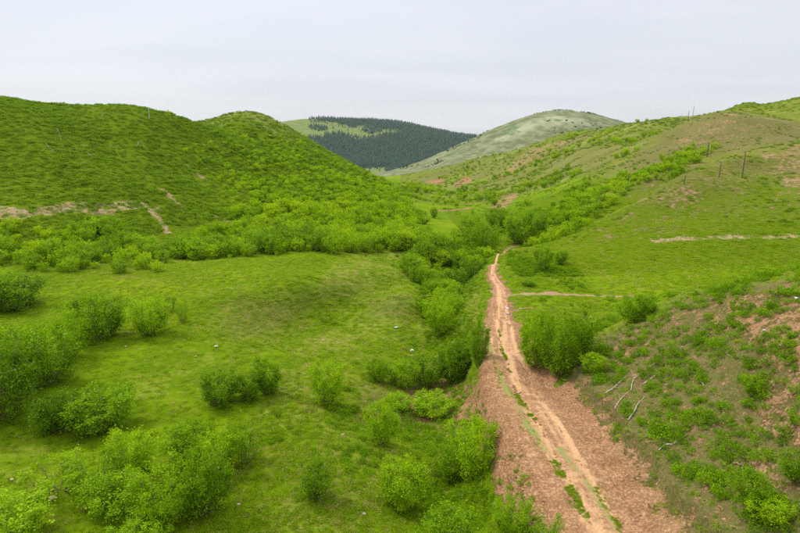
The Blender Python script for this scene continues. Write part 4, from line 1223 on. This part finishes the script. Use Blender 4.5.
X, Y, U, V = cand_fan(26000, 320, 950, 67)
ok = (X > 0) & (fbm(X / 18, Y / 18, 158, 3) > -.1) & visible(X, Y, .2, 1.0)
hx.append(X[ok]); hy.append(Y[ok]); hs.append(rng.uniform(1.0, 2.4, ok.sum()))
hx = np.concatenate(hx); hy = np.concatenate(hy); hs = np.concatenate(hs)
scatter('hillside_scrub', 'carpet of low green scrub over the valley sides', C_hill, 5, hx, hy, hs, lift=-.08, seed=3, sz=hs * .75)

# ---- scrub of the pale hill
X, Y, U, V = cand_fan(16000, 1000, 1740, 75, 0)
g = fbm(X / 70, Y / 110, 201, 4)
ok = (g > .16) & (rng.uniform(0, 1, len(X)) < .8) & (X > 0) & visible(X, Y, 1, 5)
scatter('far_scrub', 'dark scrub scattered in patches over the pale hill', C_dark, 2, X[ok], Y[ok], rng.uniform(2.5, 6, ok.sum()), lift=-.4, seed=9, sz=rng.uniform(1.5, 3.5, ok.sum()))

# ---- grass
X, Y, U, V = cand_fan(100000, 19, 170, 68, 190)
g = fbm(X / 2.2, Y / 2.2, 159, 3)
er = sample('earth', X, Y)
d, sg, par = line_dist(X, Y, ROAD)
ok = (rng.uniform(0, 1, len(X)) > er * 1.35) & (d > half_width(Y) + .3)
X, Y, U, V, g = X[ok], Y[ok], U[ok], V[ok], g[ok]
dryp = np.clip(.10 + .75 * sample('dry', X, Y) + .45 * g + .25 * fbm(X / 9, Y / 9, 160, 2), .02, .75)
isd = rng.uniform(0, 1, len(X)) < dryp * .95
ns = zone_at(X, Y) == 3
kp = ~(ns & (rng.uniform(0, 1, len(X)) < .7))
X, Y, g, isd = X[kp], Y[kp], g[kp], isd[kp]
sc_ = np.interp(Y, [20, 60, 160], [.55, .85, 1.5]) * rng.uniform(.6, 1.3, len(X))
zs = np.interp(Y, [20, 60, 160], [.50, .45, .5]) * (1 + .5 * np.clip(g, -.5, 1)) * rng.uniform(.5, 1.3, len(X))
scatter('grass', 'short green meadow grass over the valley floor', C_tuft, 3, X[~isd], Y[~isd], sc_[~isd], seed=4, sz=zs[~isd])
scatter('dry_grass', 'tufts of last year dry grass through the meadow', C_dry, 2, X[isd], Y[isd], sc_[isd], seed=5, sz=zs[isd])
# strips of grass on the track
gx_, gy_ = [], []
for pts, w, v_ in GRASS_LINES:
    L = line_px(pts, gz, 14, 15)
    k = rng.integers(0, len(L), 600)
    q = L[k] + rng.normal(size=(600, 2)) * w * .8
    q = q[fbm(q[:, 0] / .9, q[:, 1] / .9, 170, 2) > -.1]
    gx_.append(q[:, 0]); gy_.append(q[:, 1])
gx_ = np.concatenate(gx_); gy_ = np.concatenate(gy_)
scatter('track_grass', 'strips of grass growing between the ruts of the dirt track', C_tuft, 3, gx_, gy_, rng.uniform(.10, .30, len(gx_)), lift=.05, seed=6, sz=rng.uniform(.12, .32, len(gx_)))

# ---- clods of soil along the graded strip
X, Y, U, V = cand_world(2, 26, 20, 80, .30, 69)
d, sg, par = line_dist(X, Y, ROAD); hw = half_width(Y)
g = fbm(X / 1.5, Y / 1.5, 161, 3)
p = np.exp(-((d - hw - .4) / 1.2) ** 2) * (.55 + .8 * g) + .10 * sample('earth', X, Y)
ok = (d > hw * .62) & (rng.uniform(0, 1, len(X)) < p)
X, Y = X[ok], Y[ok]
s_ = np.minimum(np.exp(rng.normal(size=len(X)) * .6) * .078, .24)
scatter('soil_clods', 'loose clods of reddish soil along the edges of the dirt track', C_clod, 4, X, Y, s_, lift=.02, tilt=.6, seed=7)

# ---- conifer forest on the far mountain
X, Y, U, V = cand_fan(150000, 1750, 3750, 70, 0)
FP = [(296, 145), (318, 139), (333, 132), (350, 135), (362, 139), (385, 135), (398, 130), (378, 128), (352, 126), (330, 122), (312, 120), (330, 117), (500, 125), (500, 180), (400, 180), (385, 168), (340, 168), (290, 165)]
u_, v_ = wob(X, Y, U, V, 6, 90)
ok = (poly_sd(u_, v_, FP) > rng.normal(size=len(X)) * 1.6) & (X < 480)
ok |= inpoly(X, Y, U, V, [(308, 127), (318, 125), (330, 128), (322, 131), (310, 130)], 2, 40, 1750, 3750)
ok |= inpoly(X, Y, U, V, [(360, 130), (374, 127), (382, 132), (370, 134)], 2, 40, 1750, 3750)
X, Y = X[ok], Y[ok]
vs = visible(X, Y, 2, 14); X, Y = X[vs], Y[vs]
scatter('conifer_forest', 'dark conifer forest over the distant mountain', C_con, 3, X, Y, rng.uniform(12, 21, len(X)), lift=-1, tilt=.02, seed=8)

# ------------------------------------------------------------------ poles and posts
def pole(u, v, hpx, label, mat, group=None, r0=.14, y0=60, arm=False, name='wooden_pole', cat='pole', lean=0.02, Yfix=None):
    if Yfix:
        d = ray(u, v); x = d[0] / d[1] * Yfix; y = Yfix; z = float(gz(x, y)[0])
    else:
        x, y, z = at(u, v, y0)
    h = .9 * hpx * math.hypot(x, y) / FPX
    e = bpy.data.objects.new(name, None); COL.objects.link(e); e.location = (x, y, z - .3)
    e['label'] = label; e['category'] = cat
    if group: e['group'] = group
    ts = np.linspace(0, 1, 6)
    P = np.stack([np.sin(ts * 2) * .03 + lean * ts * h, np.cos(ts * 3) * .03, ts * (h + .3)], 1)
    V, F, F3 = tube(P, r0 * (1 - .3 * ts), 8)
    r0 = r0 * .75
    V, F, F3 = tube(P, r0 * (1 - .3 * ts), 8)
    link('shaft', mesh_from('shaft', V, [F, F3], [mat], smooth=True), e)
    ca_ = tube(np.array([P[-1] - [0, 0, .12], P[-1] + [0, 0, .06]]), [r0 * .95, r0 * .8], 8)
    link('cap', mesh_from('cap', ca_[0], [ca_[1], ca_[2]], [mat], smooth=True), e)
    if arm:
        a = P[-1] - [0, 0, .5]
        V, F, F3 = tube(np.array([a - [.7, 0, 0], a, a + [.7, 0, 0]]), [.06, .06, .06], 6)
        link('crossarm', mesh_from('crossarm', V, [F, F3], [mat], smooth=True), e)
        for sx_ in (-.6, .6):
            V, F, F3 = tube(np.array([a + [sx_, 0, .05], a + [sx_, 0, .14], a + [sx_, 0, .24]]), [.05, .07, .03], 6)
            link('insulator', mesh_from('insulator', V, [F, F3], [M['concrete']], smooth=True), e)
    return e
pole(149.5, 121, 10, 'slender pale post standing on the skyline of the left hill', M['concrete'], r0=.22, Yfix=221)
pole(102.5, 119, 5, 'short thin post poking above the left hill skyline', M['bleached'], r0=.14, Yfix=213)
pole(681, 121, 10, 'leftmost and thinnest of the three posts on the right skyline', M['concrete'], r0=.16, Yfix=296)
pole(688, 119, 9, 'middle post of the three on the right skyline', M['pole'], r0=.2, Yfix=298)
pole(692.5, 118, 12, 'tallest post of the three on the right skyline', M['bleached'], r0=.25, Yfix=298)
pole(742, 178, 24, 'tallest dark wooden pole standing on the face of the right hill', M['pole'], r0=.24, lean=.0)
pole(719, 177, 14, 'dark wooden pole below and left of the tallest pole on the right hill', M['pole'], r0=.19, lean=.02)
pole(707, 157, 13, 'stout dark wooden pole near the green strip on the right hill', M['pole'], r0=.30, lean=-.01)
pole(684, 185, 9, 'short wooden pole left of the bare patch on the right hill', M['pole'], r0=.2, lean=.03)
pole(627, 192, 12, 'dark pole among the bushes of the draw', M['pole'], r0=.26, Yfix=190)
# slim shrub on the left skyline
x = ray(169, 125)[0] / ray(169, 125)[1] * 232
place_bush(x, 232, 1.7, 4.6, BUSH_MID, 2, 'slim upright shrub on the left hill skyline')

# ------------------------------------------------------------------ dead branches
def branch(pts, r0, label, y0=12, twigs=2, mat='bleached', seed=0, lift=.22, name='dead_branch', cat='dead branch'):
    r = np.random.default_rng(1000 + seed)
    W = []
    for u, v in pts:
        x, y, z = at(u, v, y0); W.append((x, y, z))
    W = np.array(W); o = W[0].copy()
    L2 = smooth_line(W, 5); 
    n = len(L2); ts = np.linspace(0, 1, n)
    P = L2 - o; P[:, 2] += lift * (.35 + .35 * np.sin(ts * math.pi)) + r.normal(size=n) * .015
    P[:, :2] += r.normal(size=(n, 2)) * .012
    e = bpy.data.objects.new(name, None); COL.objects.link(e); e.location = o
    e['label'] = label; e['category'] = cat
    V, F, F3 = tube(P, .7 * r0 * (1 - .75 * ts) + .006, 6)
    link('limb', mesh_from('limb', V, [F, F3], [M[mat]], smooth=True), e)
    Lt = np.linalg.norm(P[-1] - P[0])
    for k in range(twigs):
        j = int(n * r.uniform(.35, .8)); d = P[min(j + 1, n - 1)] - P[j - 1]; d /= np.linalg.norm(d) + 1e-9
        s = np.array([-d[1], d[0], .25]) * r.choice([-1, 1]); q = d * .8 + s * .7
        l = Lt * r.uniform(.15, .3)
        T = np.array([P[j], P[j] + q * l * .5 + r.normal(size=3) * .03, P[j] + q * l + d * l * .2])
        V, F, F3 = tube(T, [r0 * .45, r0 * .3, .005], 5)
        link('twig', mesh_from('twig', V, [F, F3], [M[mat]], smooth=True), e)
    return e
BR = [
 ([(605, 394), (611, 391), (617, 386), (627, 376)], .065, 'thick bent pale branch lying at the left side of the near slope', 2),
 ([(614, 410), (622, 399), (631, 391)], .04, 'thin pale branch just below the thick bent pale branch', 1),
 ([(628, 421), (634, 413), (638, 405), (645, 397)], .062, 'thick white branch lying steeply in the middle of the near slope', 1),
 ([(631, 391), (634, 380), (643, 375), (653, 373)], .035, 'crooked thin pale branch above the thick white branch', 2),
 ([(643, 385), (655, 377), (666, 370)], .045, 'straight pale branch above the crooked thin branch', 1),
 ([(649, 368), (655, 365), (662, 361)], .03, 'short grey twig highest of the branches on the near slope', 1),
 ([(644, 438), (650, 435), (658, 431)], .035, 'short pale branch lower on the near slope', 1),
 ([(658, 451), (666, 446), (674, 445), (688, 435)], .04, 'long thin grey branch below the short pale branch', 2),
 ([(708, 346), (716, 342), (724, 338)], .04, 'grey branch on the upper part of the near slope', 1),
 ([(699, 382), (702, 385), (704, 388)], .05, 'very short white stick between low shrubs on the near slope', 0),
 ([(765, 488), (770, 493), (776, 500)], .035, 'pale stick beside the leafy bush at the lower right', 1),
 ([(781, 463), (786, 455), (787, 448)], .05, 'brown forked branch near the right edge of the near slope', 2),
 ([(734, 464), (742, 467), (747, 472)], .07, 'dark broken log on the bare soil of the near slope', 1),
 ([(785, 500), (778, 505), (771, 502)], .03, 'fine dry twigs beside the pale stick at the lower right', 2),
]
for i, (pts, r0, lab, tw) in enumerate(BR):
    branch(pts, r0, lab, twigs=tw, seed=i, mat='bark' if 'brown' in lab or 'dark' in lab else 'bleached')
for i, (pts, r0, lab) in enumerate([
 ([(45, 144), (49, 149), (54, 153)], .07, 'bare pale branch lying high on the left hill'),
 ([(57, 129), (59, 134), (61, 141)], .06, 'bare pale branch near the crest of the left hill'),
 ([(137, 147), (140, 143), (146, 149)], .07, 'forked bare branch below the post on the left hill'),
 ([(86, 152), (90, 157), (93, 159)], .06, 'short bare branch on the middle of the left hill')]):
    branch(pts, r0, lab, y0=100, twigs=2, seed=40 + i, lift=.9)

# stones, lumps and scraps
def stone(u, v, px, label, mat='stone', name='stone', cat='stone', flat=.6, group=None, y0=14, lift=0.02):
    x, y, z = at(u, v, y0); s = px * math.sqrt(x * x + y * y + (z - CAM_H) ** 2) / FPX
    me = clod_mesh(name, int(u * 7 + v)); me.materials.append(M[mat])
    o = link(name, me, loc=(x, y, z + s * flat * .2 + lift), label=label, cat=cat, group=group)
    o.scale = (s, s * .8, s * flat); o.rotation_euler = (.1, .1, u)
for u, v, px, lab in [(52, 499, 7, 'flat pinkish stone in the grass left of the lower left clump'), (12, 480, 3.5, 'small pale stone near the left edge of the meadow'),
                      (82, 487, 4, 'small pale stone beside the sparse bushes at the lower left'), (126, 347, 3, 'small pale stone in front of the wide round bush'),
                      (323, 341, 4.5, 'reddish stone at the lip of the meadow hollow'), (239, 505, 4, 'small stone on the meadow right of the lower left clump'),
                      (196, 357, 3, 'tiny reddish stone on the open meadow'), (364, 514, 4, 'small pink stone left of the full round bush'),
                      (343, 435, 4, 'small pinkish stone between the two middle meadow bushes'), (395, 403, 6, 'reddish rock at the edge of the broken soil'),
                      (519, 393, 5, 'dark lump of earth on the track'), (527, 463, 4, 'dark lump of earth on the left earth bank')]:
    stone(u, v, px, lab)
def scrap(u, v, px, label, k, y0=18):
    """crumpled sheet"""
    x, y, z = at(u, v, y0); s = .8 * px * math.sqrt(x * x + y * y + (z - CAM_H) ** 2) / FPX
    r = np.random.default_rng(k); n = 5
    gx, gy = np.meshgrid(np.linspace(-.5, .5, n), np.linspace(-.4, .4, n))
    P = np.stack([gx, gy, r.uniform(0, .35, gx.shape)], -1).reshape(-1, 3) + r.normal(size=(n * n, 3)) * .04
    I = np.arange(n * n).reshape(n, n); F = np.stack([I[:-1, :-1], I[:-1, 1:], I[1:, 1:], I[1:, :-1]], -1).reshape(-1, 4)
    P2 = P - [0, 0, .05]
    me = mesh_from('scrap', np.vstack([P, P2]), np.vstack([F, F[:, ::-1] + n * n]), [M['litter']])
    o = link('litter_scrap', me, loc=(x, y, z + .06), label=label, cat='litter'); o.scale = (s, s, s); o.rotation_euler = (0, 0, k)
for i, (u, v, px, lab) in enumerate([(507, 309, 4, 'largest white scrap on the track by the side path'), (508, 314, 4, 'white scrap just below the largest one on the track'),
                                     (506, 323, 2.5, 'lowest white scrap on the track'), (499, 312, 2, 'small white scrap at the left side of the track'),
                                     (520, 309, 2, 'small white scrap on the short side path'), (412, 351, 5, 'white scrap on the reddish patch in the gully'),
                                     (396, 328, 4, 'pale scrap at the rim of the gully'), (216, 347, 3.5, 'pale scrap on the slope of the meadow hollow'),
                                     (764, 331, 2.5, 'white scrap on the bare upper part of the near slope'), (434, 459, 2, 'tiny white scrap on the grass below the gully'),
                                     (541, 516, 2.5, 'white scrap among weeds on the lower earth bank'), (796, 299, 4, 'white scrap at the right edge near the crest')]):
    scrap(u, v, px, lab, i)
HAZE = True
if HAZE:
    zb0 = float(GZ.min()) - 1.0
    def boxmesh(n, a, b):
        V = [(x, y, z) for x in (a[0], b[0]) for y in (a[1], b[1]) for z in (a[2], b[2])]
        F = [(0, 1, 3, 2), (4, 6, 7, 5), (0, 4, 5, 1), (2, 3, 7, 6), (0, 2, 6, 4), (1, 5, 7, 3)]
        return mesh_from(n, np.array(V), np.array(F))
    me = boxmesh('haze', (float(GX.min()) - 5, -14, zb0), (float(GX.max()) + 5, 4340, float(GZ.max()) + 40))
    t = NT('valley_air')
    pv = t.n('ShaderNodeVolumePrincipled')
    pv.inputs['Color'].default_value = rgb(.86, .92, 1.0); pv.inputs['Density'].default_value = 0.00002
    pv.inputs['Anisotropy'].default_value = .2
    t.t.links.new(pv.outputs[0], t.out.inputs['Volume'])
    me.materials.append(t.m)
    link('haze', me, label='thin pale haze filling the valley air', kind='stuff')
#@@END
